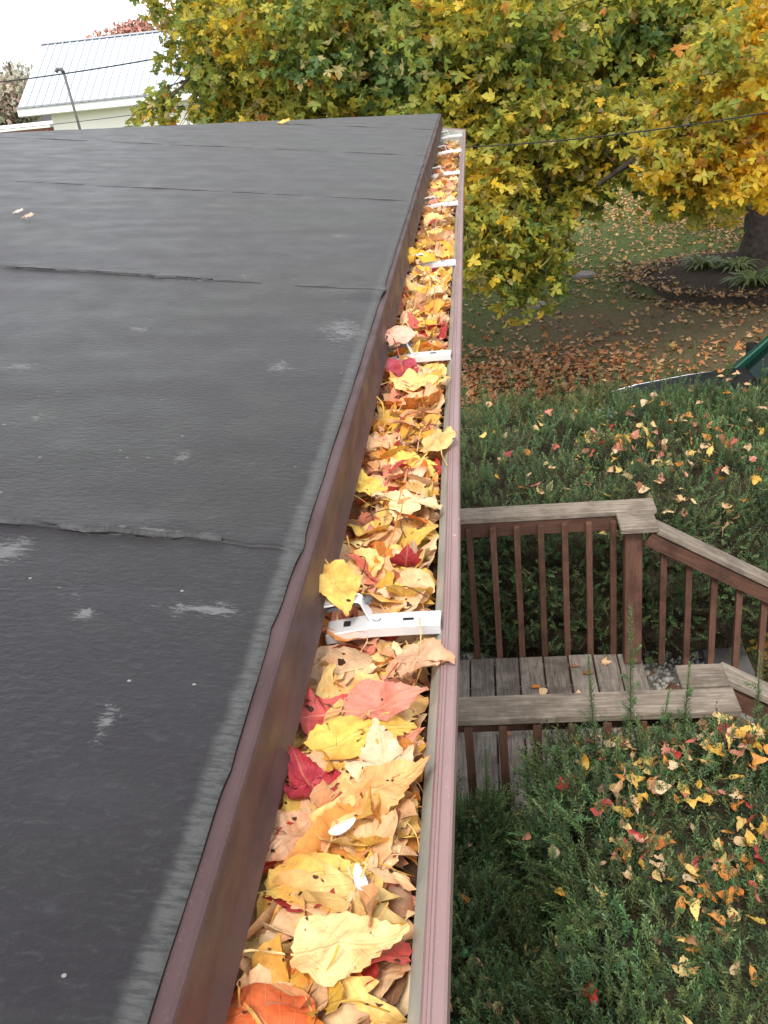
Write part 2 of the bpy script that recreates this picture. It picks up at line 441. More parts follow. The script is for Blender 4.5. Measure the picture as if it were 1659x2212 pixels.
# mulch bed round the tree
t = NT('bark_mulch'); P = t.world(); n = t.noise(P, 40, 5, 0.7)
M_mulch = t.done(t.bsdf(t.mix(t.ramp(n, 0.35, 0.7), (0.036, 0.026, 0.020), (0.115, 0.085, 0.064)), 0.95, 0.1, 0.0, t.bump(n, 1.0, 0.04)))
bv = [(4.6, 17.6, 0.16)]; bf = []
N = 48
for ring, (rr, zz) in enumerate(((0.5, 0.15), (0.85, 0.11), (1.0, -0.09))):
    for i in range(N):
        a = 2 * math.pi * i / N
        k = rr * (1 + 0.06 * math.sin(3 * a + 1) + 0.05 * math.sin(7 * a) + .04 * math.sin(17 * a) + .03 * math.sin(29 * a))
        bv.append((4.6 + 2.15 * k * math.cos(a), 17.6 + 1.9 * k * math.sin(a), zz))
for i in range(N):
    j = (i + 1) % N
    bf.append((0, 1 + i, 1 + j))
    for r in range(2): bf.append((1 + r * N + i, 1 + (r + 1) * N + i, 1 + (r + 1) * N + j, 1 + r * N + j))
me = bpy.data.meshes.new('mulch_bed'); me.from_pydata(bv, [], bf); me.update()
tag(link('mulch_bed', me, M_mulch), kind='structure')

# gravel bed under and beside the deck, and the concrete path beyond
mb = MB(); mb.box((0.55, 5.1, 0.006), (2.0, 4.9, 0.012)); mb.build('gravel_bed', simple('gravel_bed', (0.20, 0.185, 0.165), 0.9, 0.2, var=0.5, scale=60, bump=0.9, bscale=150))['kind'] = 'structure'
mb = MB()
mb.box((1.58, 6.4, 0.02), (0.30, 2.4, 0.06)); mb.box((2.25, 4.5, 0.02), (0.7, 1.1, 0.062))
mb.build('concrete_path', M_concrete, None, 0.006)['kind'] = 'structure'

def blob(n=1):
    bm = bmesh.new(); bmesh.ops.create_icosphere(bm, subdivisions=n, radius=1.0)
    V = np.array([v.co[:] for v in bm.verts]); F = np.array([[v.index for v in f.verts] for f in bm.faces]); bm.free()
    return V, F
def rand_rot(n, tilt=math.pi):
    """n rotation matrices: random spin about z, then a tilt of at most `tilt`"""
    a = rng.uniform(0, 2 * math.pi, n); b = rng.uniform(-1, 1, n) * tilt; c = rng.uniform(-1, 1, n) * tilt
    return euler(b, c, a)
def euler(ax, ay, az):
    n = len(az)
    cx, sx, cy, sy, cz, sz = np.cos(ax), np.sin(ax), np.cos(ay), np.sin(ay), np.cos(az), np.sin(az)
    o, z = np.ones(n), np.zeros(n)
    X = np.array([[o, z, z], [z, cx, -sx], [z, sx, cx]]); Y = np.array([[cy, z, sy], [z, o, z], [-sy, z, cy]])
    Z = np.array([[cz, -sz, z], [sz, cz, z], [z, z, o]])
    X, Y, Z = (np.moveaxis(m, 2, 0) for m in (X, Y, Z))
    return X @ Y @ Z
def bake(tv, tf, R, T, S, col=None, luv=None, seed=None):
    """copies of one template (tv,tf) -> V, F, C, L arrays"""
    n, m = len(T), len(tv)
    S = np.asarray(S).reshape(n, 1, 1) if np.ndim(S) == 1 else S[:, None, :]
    V = np.einsum('nij,nmj->nmi', R, tv[None] * S) + T[:, None, :]
    F = tf[None] + (np.arange(n) * m)[:, None, None]
    C = np.repeat(col[:, None, :], m, 1).reshape(-1, 3) if col is not None else None
    L = None
    if luv is not None:
        L = np.repeat(luv[None], n, 0).copy(); L[:, :, 2] = seed[:, None]; L = L.reshape(-1, 3)
    return V.reshape(-1, 3), F.reshape(-1, tf.shape[1]), C, L
def join_baked(parts):
    V, F, C, L = [], [], [], []; o = 0
    for v, f, c, l in parts:
        V.append(v); F.append(f + o); o += len(v)
        if c is not None: C.append(c)
        if l is not None: L.append(l)
    return np.concatenate(V), np.concatenate(F), (np.concatenate(C) if C else None), (np.concatenate(L) if L else None)

sv, sf = blob(1)
n = 3800
px = rng.uniform(-0.5, 1.55, n); py = rng.uniform(5.25, 7.6, n)
T = np.stack([px, py, np.full(n, 0.018)], 1); S = rng.uniform(0.010, 0.026, (n, 1)) * rng.uniform(0.6, 1.2, (n, 3))
V, F, C, L = bake(sv, sf, rand_rot(n), T, S)
tag(link('gravel', fast_mesh('gravel', V, F), M_stone), kind='stuff')

# ------------------------------------------------------------------ house: hip roof, drip edge, walls
PITCH = math.tan(math.radians(7))
EX, EZ = -0.1405, CAM_H - 0.334          # eave edge of the roofing
Y_END = 4.70
house = empty('house', (-6, 0, 0))
tag(house, 'low house seen from above its eave, grey rolled roofing over brown metal edging', 'house')
HOFF = Vector((6, 0, 0))
def hpart(me_or_mb, name, mat, bevel=0.0, smooth=False):
    me = me_or_mb.mesh(name, bevel, smooth) if isinstance(me_or_mb, MB) else me_or_mb
    o = link(name, me, mat, house); o.location = HOFF
    return o
def roofpt(u, v):
    d = R3 @ np.array((u - 829.5, -(v - 1106), -2200.))
    t = (EZ - CAM_H + PITCH * EX) / (d[2] + PITCH * d[0])
    p = CAM + d * t
    return p
# scuffs were measured on the photograph and stand where they lie on the roof plane
for (u, v, rx, ry, st) in ((740, 715, .055, .10, 1.0), (605, 795, .028, .04, .9), (250, 1315, .0, .0, .0), (440, 1318, .050, .016, 1.0), (185, 1328, .014, .012, 1.2),
                           (230, 1560, .011, .030, 1.1), (20, 1190, .028, .035, 1.15), (560, 1290, .0, .0, .0), (300, 712, .035, .03, .8), (730, 510, .045, .06, .8),
                           (45, 795, .05, .03, .8), (395, 988, .012, .030, .9), (80, 905, .01, .03, .8), (530, 600, .03, .05, .7), (400, 607, .10, .025, .7),
                           (330, 1155, .08, .012, .9), (690, 1450, .01, .01, .5), (540, 1500, .02, .02, .5), (700, 335, .06, .05, .6), (660, 430, .15, .05, .5), (160, 1290, .02, .01, .6)):
    if rx:
        p = roofpt(u, v); SCUFFS.append((float(p[0]), float(p[1]), rx, ry, st))
M_roof = roof_material()

seam0 = [-3.0, -1.7, -0.9, -0.15, 0.648, 1.447, 2.276, 3.12, 3.93, 4.9]
def vnoise(x, seed):                     # smooth 1-D noise
    x = np.asarray(x, float) + seed * 17.3
    return np.sin(x) * 0.5 + np.sin(x * 2.3 + 1.3) * 0.3 + np.sin(x * 5.1 + 4.1) * 0.2
for k in range(len(seam0) - 1):
    y0, y1 = seam0[k], seam0[k + 1] + 0.035
    xs = np.concatenate([np.linspace(0, 0.05, 12), np.linspace(0.056, 1.2, 110), np.linspace(1.25, 6.0, 24)])
    ts = np.concatenate([np.linspace(0, 0.06, 10), np.linspace(0.07, 1, 46 if y1 < 6 else 90)])
    A, B = np.meshgrid(xs, ts)
    wob = 0.0035 * vnoise(A * 22, k) + 0.002 * vnoise(A * 90, k + 3)
    ya = y0 + 0.079 * A + wob; yb = y1 + 0.079 * A
    Y = ya + (yb - ya) * B
    # edge of the sheet over the drip metal: wavy, with the small jogs the photo shows
    Y = np.minimum(Y, Y_END - A)
    Xe = 0.0007 * vnoise(Y * 7, k) + 0.0003 * vnoise(Y * 60, k + 1) - 0.0012 + 0.0006 * ((k * 7) % 3 - 1)
    for (yj, w, a) in ((0.415, 0.008, 0.0024), (0.545, 0.015, -0.0020), (0.655, 0.02, 0.0022), (1.45, 0.03, 0.004), (2.95, 0.05, 0.003)):
        Xe = Xe + a * np.exp(-((Y - yj) / w) ** 2)
    X = EX - 0.0012 - A + Xe * np.clip(1 - A / 0.05, 0, 1)
    lift = (0.0012 + (0.0022, 0.0022, 0.0022, 0.0022, 0.0016, 0.0009, 0.0006, 0.0007, 0.0007, .0007)[k] * np.exp(-((Y - ya) / 0.035) ** 2)) * np.clip(.35 + A / .03, 0, 1)
    zz = EZ + PITCH * A + lift + 0.0012 * vnoise(Y * 30 + A * 9, k) * 0.6 + 0.0016 * vnoise(A * 26 + Y * 7, k + 5) * np.exp(-((Y - ya) / 0.05) ** 2)
    # blistered wrinkle close to the big scuff
    zz += 0.0045 * np.exp(-(((A - 0.02) / 0.05) ** 2 + ((Y - 1.43) / 0.02) ** 2))
    n_, m_ = A.shape
    V = np.stack([X.ravel(), Y.ravel(), zz.ravel()], 1)
    I = np.arange(n_ * m_).reshape(n_, m_)
    F = np.stack([I[:-1, :-1].ravel(), I[1:, :-1].ravel(), I[1:, 1:].ravel(), I[:-1, 1:].ravel()], 1)
    # sheet thickness: skirts along the near cut and the eave
    th = 0.0022
    V2 = V.copy(); V2[:, 2] -= th
    edge = list(I[::-1, 0]) + list(I[0, 1:])
    q = len(V); Vs = [V]; sk = []
    for a, b in zip(edge[:-1], edge[1:]): sk.append((a, b, b + q, a + q))
    edge_is_eave = np.arange(len(sk)) < (len(I[::-1, 0]) - 1)
    V = np.concatenate([V, V2]); F = np.concatenate([F, np.array(sk)])
    o = hpart(fast_mesh('roofing_sheet', V, F, smooth=True), 'roofing_sheet', M_roof)
    o.data.materials.append(M_black_edge)
    mi = np.zeros(len(F), np.int32);
    mi[len(F) - len(sk):] = np.where(edge_is_eave, 1, 0)
    o.data.polygons.foreach_set('material_index', mi)
    o.data.polygons.foreach_set('use_smooth', mi == 0)

M_seam = simple('dried_seam_sealant', (0.050, 0.050, 0.052), 0.7, 0.3, var=0.6, scale=60, bump=0.6, bscale=300)
# seam ridges: torn tar lines along the first seams
for (ys, a0, a1, amp) in ((0.648, 0.06, 0.45, 0.0022), (1.447, 0.25, 0.85, 0.0007)):
    A = np.arange(a0, a1, 0.004)
    wob = 0.0035 * vnoise(A * 22, seam0.index(ys)) + 0.002 * vnoise(A * 90, seam0.index(ys) + 3)
    w = amp * (0.6 + 0.5 * np.abs(vnoise(A * 140, 2))) * (vnoise(A * 24, 9) > -0.35)
    yc = ys + 0.079 * A + wob + 0.001
    z = EZ + PITCH * A + 0.0045
    V = np.concatenate([np.stack([EX - A, yc - w, z - 0.002], 1), np.stack([EX - A, yc, z + w * 0.9 + .0005], 1), np.stack([EX - A, yc + w * 1.5, z], 1)])
    m_ = len(A); F = np.concatenate([np.stack([np.arange(m_ - 1) + r * m_, np.arange(1, m_) + r * m_, np.arange(1, m_) + (r + 1) * m_, np.arange(m_ - 1) + (r + 1) * m_], 1) for r in (0, 1)])
    hpart(fast_mesh('seam_ridge', V, F, smooth=False), 'seam_ridge', M_seam)

# end-side slope of the hip and the cap strip over the hip
me = bpy.data.meshes.new('roof_deck')
zc = EZ - 0.004; R8 = 6.0
me.from_pydata([(EX - .006, -3.2, zc), (EX - .006, Y_END - .006, zc), (EX - R8, Y_END - R8, zc + PITCH * R8), (EX - R8, -3.2, zc + PITCH * R8), (EX - 14.0, Y_END - .006, zc), (EX - 14 + R8, Y_END - R8, zc + PITCH * R8)],
               [], [(0, 1, 2, 3), (1, 4, 5, 2)]); me.update()
hpart(me, 'roof_deck', M_roof)

# drip edge (L-shaped brown metal, kicked out at the bottom)
ZD = EZ - 0.0012
prof = [(-0.165, ZD), (-0.1372, ZD - 0.0002), (-0.1352, ZD - 0.0012), (-0.1345, ZD - 0.0032), (-0.1345, CAM_H - 0.371), (-0.1305, CAM_H - 0.3855),
        (-0.1318, CAM_H - 0.3862), (-0.1362, CAM_H - 0.3716), (-0.1362, ZD - 0.005), (-0.165, ZD - 0.0022)]
st = [(y, 0.0012 * math.sin(y * 2.1) * min(1, max(0, y)), 0.0) for y in np.linspace(-1.6, 3.02, 60)]
mb = MB(); mb.prism(prof, st); hpart(mb, 'drip_edge', M_drip)
mb = MB(); mb.prism([(x + 0.0008, z + 0.0006) for x, z in prof], [(y, 0.0012 * math.sin(y * 2.1), 0) for y in np.linspace(2.98, Y_END, 20)]); hpart(mb, 'drip_edge', M_drip)
# fascia board, soffit, walls
mb = MB(); mb.box((-0.171, 1.65, CAM_H - 0.445), (0.034, 6.1, 0.19)); hpart(mb, 'fascia', M_drip)
mb = MB(); mb.box((-0.37, 1.65, CAM_H - 0.548), (0.38, 6.0, 0.015)); hpart(mb, 'soffit', M_siding)
mb = MB(); mb.box((-4.40, 0.60, (CAM_H - 0.56) / 2), (7.6, 7.5, CAM_H - 0.56)); hpart(mb, 'wall', M_siding)

# ------------------------------------------------------------------ gutter
gutter = empty('gutter', (-0.09, 0, CAM_H - 0.49))
tag(gutter, 'brown metal eave gutter packed with fallen leaves along the grey roof edge', 'gutter')
GO = -Vector(gutter.location)
def gpart(mb, name, mat, bevel=0.0, parent=None, smooth=False):
    o = mb.build(name, mat, gutter if parent is None else parent, bevel, smooth)
    if parent is None: o.location = GO
    return o
def gz(d): return CAM_H - d
ys = np.concatenate([np.linspace(-0.6, 1.6, 45), np.linspace(1.7, 4.53, 30)])
def bow(y): return 0.0030 * math.exp(-((y - 0.70) / 0.28) ** 2) + 0.0012 * math.sin(y * 1.7) * min(1, max(0, y - 0.9))
st = [(y, bow(y), 0.0) for y in ys]
lip = [(-0.0472, gz(.4012)), (-0.0455, gz(.3990)), (-0.0440, gz(.3990)), (-0.0434, gz(.3976)), (-0.0420, gz(.3976)), (-0.0413, gz(.3992)), (-0.0362, gz(.3996)),
       (-0.0347, gz(.4012)), (-0.0347, gz(.4170)), (-0.0395, gz(.4235)), (-0.043, gz(.434)), (-0.050, gz(.462)), (-0.064, gz(.480)), (-0.078, gz(.490)), (-0.078, gz(.4885)),
       (-0.0645, gz(.4785)), (-0.0512, gz(.461)), (-0.0442, gz(.434)), (-0.0408, gz(.4230)), (-0.0362, gz(.4165)), (-0.0362, gz(.4030))]
mb = MB(); mb.prism(lip, st); gpart(mb, 'gutter_face', M_lip)
hem = [(-0.0473, gz(.4008)), (-0.0492, gz(.4040)), (-0.0540, gz(.4125)), (-0.0546, gz(.4260)), (-0.0534, gz(.4260)), (-0.0528, gz(.4130)), (-0.0480, gz(.4050)), (-0.0466, gz(.4018))]
mb = MB(); mb.prism(hem, st); gpart(mb, 'inner_hem', M_gutin)
tro = [(-0.0778, gz(.4885)), (-0.0778, gz(.4900)), (-0.153, gz(.4900)), (-0.153, gz(.376)), (-0.1515, gz(.376)), (-0.1515, gz(.4885))]
mb = MB(); mb.prism(tro, [(y, 0, 0) for y in (ys[0], 1.5, 3.0, 4.53)]); gpart(mb, 'trough', M_gutin)
mb = MB(); mb.add([(-0.152, 4.531, gz(.378)), (-0.036, 4.531, gz(.3975)), (-0.036, 4.531, gz(.418)), (-0.052, 4.531, gz(.46)), (-0.078, 4.531, gz(.490)), (-0.152, 4.531, gz(.490)),
                   (-0.152, 4.535, gz(.378)), (-0.036, 4.535, gz(.3975)), (-0.036, 4.535, gz(.418)), (-0.052, 4.535, gz(.46)), (-0.078, 4.535, gz(.490)), (-0.152, 4.535, gz(.490))],
                  [(0, 1, 2, 3, 4, 5), (11, 10, 9, 8, 7, 6)] + [(i, (i + 1) % 6, 6 + (i + 1) % 6, 6 + i) for i in range(6)])
gpart(mb, 'end_cap', M_gutin)
mb = MB(); mb.box((-0.094, 4.537, gz(.3855)), (0.122, 0.006, 0.006), Matrix.Rotation(math.radians(9.5), 3, 'Y')); gpart(mb, 'end_cap_rim', M_lip)

def hanger(y, first=False, skew=0.0):
    mb = MB()
    W = 0.0200
    # channel bar: plate with down-turned flanges, a shallow groove and a raised bead
    p = [(-W / 2, 0.0), (W / 2, 0.0), (W / 2, -0.0085), (W / 2 - 0.0014, -0.0085), (W / 2 - 0.0014, -0.0015), (-W / 2 + 0.0014, -0.0015), (-W / 2 + 0.0014, -0.0085), (-W / 2, -0.0085)]
    n = len(p); vs = []
    for x, zo in ((-0.134, -0.0055), (-0.120, -0.0035), (-0.100, -0.0006), (-0.070, 0.0), (-0.0475, 0.0)):
        vs += [(x, a, b + zo) for a, b in p]
    fs = [(i * n + q, i * n + (q + 1) % n, (i + 1) * n + (q + 1) % n, (i + 1) * n + q) for i in range(4) for q in range(n)]
    fs += [tuple(range(n)), tuple(4 * n + q for q in range(n))[::-1]]
    mb.add(vs, fs)
    root = mb.mesh('hanger', 0.0004)
    o = link('hanger', root, M_hanger, gutter)
    o.location = GO + Vector((bow(y), y, gz(.3945))); o.rotation_euler = (0, 0, skew)
    mb = MB()      # slot punched in the bar, the round dimple and the nail hole
    mb.tube([(-0.0755, -0.001, 0.00015), (-0.0675, -0.001, 0.00015)], 0.0011, 8); mb.build('slot', M_dark, o)
    mb = MB(); mb.tube([(-0.0955 + 0.003 * math.cos(a), 0.0015 + 0.003 * math.sin(a), 0.0001) for a in np.linspace(math.pi * 1.05, math.pi * 2.1, 10)], 0.00035, 5); mb.build('dimple', M_screw, o)
    mb = MB(); mb.box((-0.118, 0.0, -0.0022), (0.0050, 0.0055, 0.0012)); mb.build('nail_hole', M_dark, o)
    # bent clip that hooks up and over to the fascia
    mb = MB(); w2 = 0.0165; th = 0.0013; cy = 0.006
    w2 = 0.0130
    path = [(-0.1000, -0.0005), (-0.1030, 0.0060), (-0.1062, 0.0145), (-0.1085, 0.0162), (-0.1120, 0.0163), (-0.1300, 0.0135), (-0.1480, 0.0105)]
    vs = []
    for i, (x, z) in enumerate(path):
        a, b = path[max(i - 1, 0)], path[min(i + 1, len(path) - 1)]
        tx, tz = b[0] - a[0], b[1] - a[1]; q = math.hypot(tx, tz); nx_, nz_ = -tz / q, tx / q
        for yy_, s_ in ((-w2 / 2, 1), (w2 / 2, 1), (w2 / 2, -1), (-w2 / 2, -1)):
            vs.append((x + nx_ * th / 2 * s_, cy + yy_, z + nz_ * th / 2 * s_))
    m = len(path)
    fs = [(i * 4 + q, i * 4 + (q + 1) % 4, (i + 1) * 4 + (q + 1) % 4, (i + 1) * 4 + q) for i in range(m - 1) for q in range(4)] + [(0, 1, 2, 3), tuple((m - 1) * 4 + q for q in (3, 2, 1, 0))]
    mb.add(vs, fs); mb.build('clip', M_hanger, o, 0.0003)
    mb = MB(); mb.tube([(-0.1035, cy + 0.004, 0.0115), (-0.0995, cy + 0.004, 0.0130)], 0.0036, 6); mb.tube([(-0.0995, cy + 0.004, 0.0130), (-0.0985, cy + 0.004, 0.0134)], 0.0020, 6)
    mb.tube([(-0.140, cy, 0.0045), (-0.104, cy + 0.004, 0.0112)], 0.0017, 6); mb.build('screw', M_screw, o)
    return o
hangers = [hanger(0.650)]
for y, sk in ((1.330, -0.04), (1.930, 0.10), (2.640, 0.02), (3.215, -0.02), (3.830, 0.03), (4.370, -0.05)):
    c = copy_tree(hangers[0], gutter); c.location = GO + Vector((bow(y), y, gz(.3945 + random.uniform(-.001, .002)))); c.rotation_euler = (0, 0, sk)
    hangers.append(c)

# ------------------------------------------------------------------ leaves: outlines and templates
OVATE = [(0, 0), (.10, -.035), (.22, .02), (.31, .12), (.35, .25), (.34, .38), (.30, .50), (.23, .62), (.15, .76), (.07, .90), (0, 1.04)]
LOBE3 = [(0, 0), (.12, -.05), (.26, .00), (.36, .12), (.50, .36), (.36, .36), (.27, .42), (.24, .55), (.17, .72), (.08, .90), (0, 1.06)]
NARROW = [(0, 0), (.08, -.02), (.17, .06), (.23, .2), (.24, .36), (.22, .52), (.16, .7), (.08, .88), (0, 1.05)]
LOBE5 = [(0, 0), (.14, -.07), (.34, -.10), (.28, .06), (.52, .12), (.64, .30), (.72, .46), (.50, .44), (.30, .38), (.32, .56), (.24, .66), (.20, .80), (.08, .86), (0, 1.0)]
MAPLE5 = [(0, 0), (.40, -.12), (.25, .07), (.66, .18), (.62, .48), (.22, .34), (.30, .68), (0, 1.02)]
def outline(half, step, tooth):
    pts = [np.array(p, float) for p in half]
    out = []
    for a, b in zip(pts[:-1], pts[1:]):
        d = b - a; L = np.hypot(*d); k = max(1, int(round(L / step))) if step else 1
        nrm_ = np.array((d[1], -d[0])) / max(L, 1e-6)
        for i in range(k):
            p = a + d * (i / k)
            if tooth and len(out) % 2: p = p + nrm_ * tooth + d / L * tooth * 0.8
            out.append(p)
    out[0] = pts[0]
    right = out + [pts[-1]]
    left = [np.array((-p[0], p[1])) for p in right[1:-1]][::-1]
    return np.array(right + left)
def leaf_template(half, step=0.09, tooth=0.018, rings=(0.36, 0.7), stem=True, cup=0.4, bend=0.6, roll=0.6, wav=0.03, seed=0, asym=0.0, fold=0.15):
    r_ = np.random.default_rng(seed)
    o = outline(half, step, tooth)
    o = o + r_.normal(0, 0.006, o.shape)
    o[:, 0] *= 1 + asym * np.sign(o[:, 0])
    n = len(o); c = np.array((0, 0.36))
    V = [c]; F = []
    for r in list(rings) + [1.0]:
        V += [c + (p - c) * r for p in o]
    nr = len(rings) + 1
    for i in range(n):
        j = (i + 1) % n
        F.append((0, 1 + i, 1 + j))
        for r in range(nr - 1):
            a, b, c2, d = 1 + r * n + i, 1 + (r + 1) * n + i, 1 + (r + 1) * n + j, 1 + r * n + j
            F += [(a, b, c2), (a, c2, d)]
    V = np.array(V)
    P2 = V.copy()
    if stem:
        k = 5; L = r_.uniform(0.35, 0.75); cv = r_.uniform(-0.4, 0.4)
        for i in range(k + 1):
            s = i / k
            x = cv * s * s * L; y = -s * L
            V = np.concatenate([V, [(x - 0.011, y), (x + 0.011, y)]])
        o0 = 1 + nr * n
        for i in range(k):
            a = o0 + 2 * i; F += [(a, a + 1, a + 3), (a, a + 3, a + 2)]
    x, y = V[:, 0], V[:, 1]
    z = fold * np.abs(x) * np.clip(1 + 0.5 * y, 0.2, 2)
    ph = r_.uniform(0, 6, 4)
    z = z + wav * .35 * np.sin(x * 31 + ph[3] + 5 * np.sin(y * 5)) * np.sin(y * 27 + ph[1]) * (len(rings) > 0)
    z = z + wav * (np.sin(x * 9 + ph[0]) * np.cos(y * 8 + ph[1]) + 0.7 * np.sin(y * 17 + ph[2]) * np.abs(x) * 3) + cup * (x * x + (y - .4) ** 2) * 0.5
    luv = np.stack([x, y, np.zeros_like(x)], 1)
    # cylindrical curls, along the midrib and across it
    def curl(u, w, k):
        if abs(k) < 1e-3: return u, w
        R = 1 / k
        return (R - w) * np.sin(u * k), R - (R - w) * np.cos(u * k)
    sk = r_.uniform(-0.5, 0.5)                       # skewed roll axis
    xr = x * math.cos(sk) + (y - .4) * math.sin(sk); yr = -x * math.sin(sk) + (y - .4) * math.cos(sk)
    xr, z = curl(xr, z, roll)
    x = xr * math.cos(sk) - yr * math.sin(sk); y = xr * math.sin(sk) + yr * math.cos(sk)
    y, z = curl(y, z, bend)
    V3 = np.stack([x, y, z], 1)
    return V3.astype(float), np.array(F), luv

TEMPL = []
tr_ = np.random.default_rng(5)
for i in range(44):
    half = [OVATE, OVATE, LOBE3, LOBE3, LOBE5, NARROW][i % 6]
    TEMPL.append(leaf_template(half, tr_.choice([0.075, 0.09]), tr_.uniform(0.010, 0.024), stem=(i % 3 != 0), cup=tr_.uniform(-0.2, 0.5), bend=tr_.uniform(-1.5, 1.5),
                               roll=tr_.uniform(-2.3, 2.3), wav=tr_.uniform(0.02, 0.055), seed=i, asym=tr_.uniform(-.1, .1), fold=tr_.uniform(-0.1, 0.4)))
FLAT = [leaf_template([OVATE, LOBE3, LOBE5][i % 3], 0.085, 0.016, (0.5,), True, 0.1, tr_.uniform(-.6, .6), tr_.uniform(-1.0, 1.0), 0.03, 100 + i) for i in range(12)]
TDESC = []
for i in range(44):
    TDESC.append(['oval', 'toothed', 'lobed', 'notched', 'broad', 'narrow'][i % 6])
T_MESH = []
for i, (v, f, l) in enumerate(TEMPL):
    m_ = fast_mesh('maple_leaf', v, f, np.ones((len(v), 3)), l, smooth=True); m_.materials.append(M_leaf); T_MESH.append(m_)

PAL = {
    'yellow': [(0.78, 0.52, 0.12), (0.82, 0.60, 0.20), (0.68, 0.42, 0.07), (0.76, 0.58, 0.24)],
    'tan': [(0.78, 0.54, 0.30), (0.84, 0.63, 0.38), (0.72, 0.46, 0.25), (0.68, 0.50, 0.32)],
    'orange': [(0.68, 0.26, 0.045), (0.72, 0.32, 0.08), (0.60, 0.22, 0.05)],
    'red': [(0.50, 0.055, 0.045), (0.58, 0.10, 0.09), (0.42, 0.045, 0.06), (0.62, 0.17, 0.13)],
    'pink': [(0.72, 0.33, 0.24), (0.68, 0.28, 0.20)],
    'brown': [(0.30, 0.15, 0.075), (0.36, 0.20, 0.11), (0.24, 0.12, 0.07)],
}
KEYS = ['yellow', 'tan', 'orange', 'red', 'pink', 'brown']
ADJ = {'yellow': 'yellow', 'tan': 'pale tan', 'orange': 'orange', 'red': 'red', 'pink': 'pinkish', 'brown': 'dull brown'}

# ------------------------------------------------------------------ leaves in the gutter
XL, XR = -0.1500, -0.0500
def litter_top(y):
    y = np.asarray(y, float)
    h = 0.4095 + 0.0025 * np.sin(y * 9) + 0.002 * np.sin(y * 23 + 1)
    return CAM_H - (h + 0.030 * np.clip((y - 3.0) / 1.0, 0, 1))
# packed rotten litter that fills the trough below the leaves
A = np.linspace(XL + 0.0005, XR - 0.0045, 14); B = np.linspace(-0.3, 4.50, 700)
AA, BB = np.meshgrid(A, B)
ZZ = litter_top(BB) - 0.020 + 0.004 * (rng.random(AA.shape) - 0.5) - 0.004 * np.clip((AA + 0.06) / 0.01, 0, 1)
I = np.arange(AA.size).reshape(AA.shape)
F = np.stack([I[:-1, :-1].ravel(), I[:-1, 1:].ravel(), I[1:, 1:].ravel(), I[1:, :-1].ravel()], 1)
tag(link('leaf_litter', fast_mesh('leaf_litter', np.stack([AA.ravel(), BB.ravel(), ZZ.ravel()], 1), F), M_litter), kind='stuff')

def place(v, R, s, p, lo=None, hi=None):
    """transform one template and push it sideways so that it stays inside the trough"""
    w = (v * s) @ R.T + p
    if lo is not None:
        a, b = w[:, 0].min(), w[:, 0].max()
        if b - a > hi - lo:
            return place(v, R, s * (hi - lo) / (b - a) * 0.98, p, lo, hi)
        if a < lo: w[:, 0] += lo - a
        elif b > hi: w[:, 0] -= b - hi
        p = p + np.array((w[0, 0] - ((v[0] * s) @ R.T + p)[0], 0, 0))
    return w, p, s

HSLOT = [0.650, 1.330, 1.930, 2.640, 3.215, 3.830, 4.370]
cands = []
NL = 2200
for i in range(NL):
    y = float(rng.uniform(0.20, 4.5)) if i % 5 < 3 else float(rng.uniform(0.22, 1.9))
    lay = rng.random()
    x = float(rng.uniform(XL + 0.012, XR - 0.012))
    s = float(np.clip(rng.normal(0.047, 0.011), 0.026, 0.070))
    if y > 3.3: s *= 0.8
    cands.append((y, x, lay, s))
cands.sort(key=lambda c: c[2])
final = []
for (y, x, lay, s) in cands:
    ti = int(rng.integers(len(TEMPL))); v, f, l = TEMPL[ti]
    tilt = 0.62
    R = euler(np.array([rng.normal(0, tilt * .6)]), np.array([rng.normal(0, tilt * .6)]), np.array([rng.uniform(0, 6.28)]))[0]
    z = float(litter_top(y)) - 0.022 + 0.024 * lay
    if x > -0.068: z += 0.002
    w, p, s = place(v, R, s, np.array((x, y, z)), XL, XR - 0.0022)
    # keep clear of the hanger bars: leaves close to one lie below it
    dh = min(abs(y - h) for h in HSLOT)
    zmax_free = w[:, 2].max()
    under = any(((w[:, 1] > h - 0.017) & (w[:, 1] < h + 0.019)).any() for h in HSLOT)
    lim = CAM_H - 0.4045 if (under and (x > -.112 or rng.random() < .4)) else CAM_H - 0.380
    if zmax_free > lim: p = p - np.array((0, 0, zmax_free - lim))
    a_ = 0.16 + 0.14 * math.sin(y * 13 + 2) + (0.08 if 0.9 < y < 1.6 else 0)
    prob = np.array([0.36, 0.38, 0.08, 0.04 + max(0, a_) * 0.18, 0.08, 0.05]); prob /= prob.sum()
    if lay < 0.35: prob = np.array([0.22, 0.32, 0.12, 0.06, 0.08, 0.20])
    key = KEYS[rng.choice(6, p=prob)]
    c = np.array(PAL[key][rng.integers(len(PAL[key]))]) * rng.uniform(0.95, 1.25)
    final.append((y, lay, ti, R, s, p, key, c))
score = [(-(q[1] * 1.0 - q[0] * 0.42), k) for k, q in enumerate(final) if in_view(q[5][None], 0.03)[0]]
score.sort()
NSOLO = 284
solo = set(k for _, k in score[:NSOLO])
ORD = ['nearest', 'second', 'third', 'fourth', 'fifth', 'sixth', 'farthest']
SEEN = set()
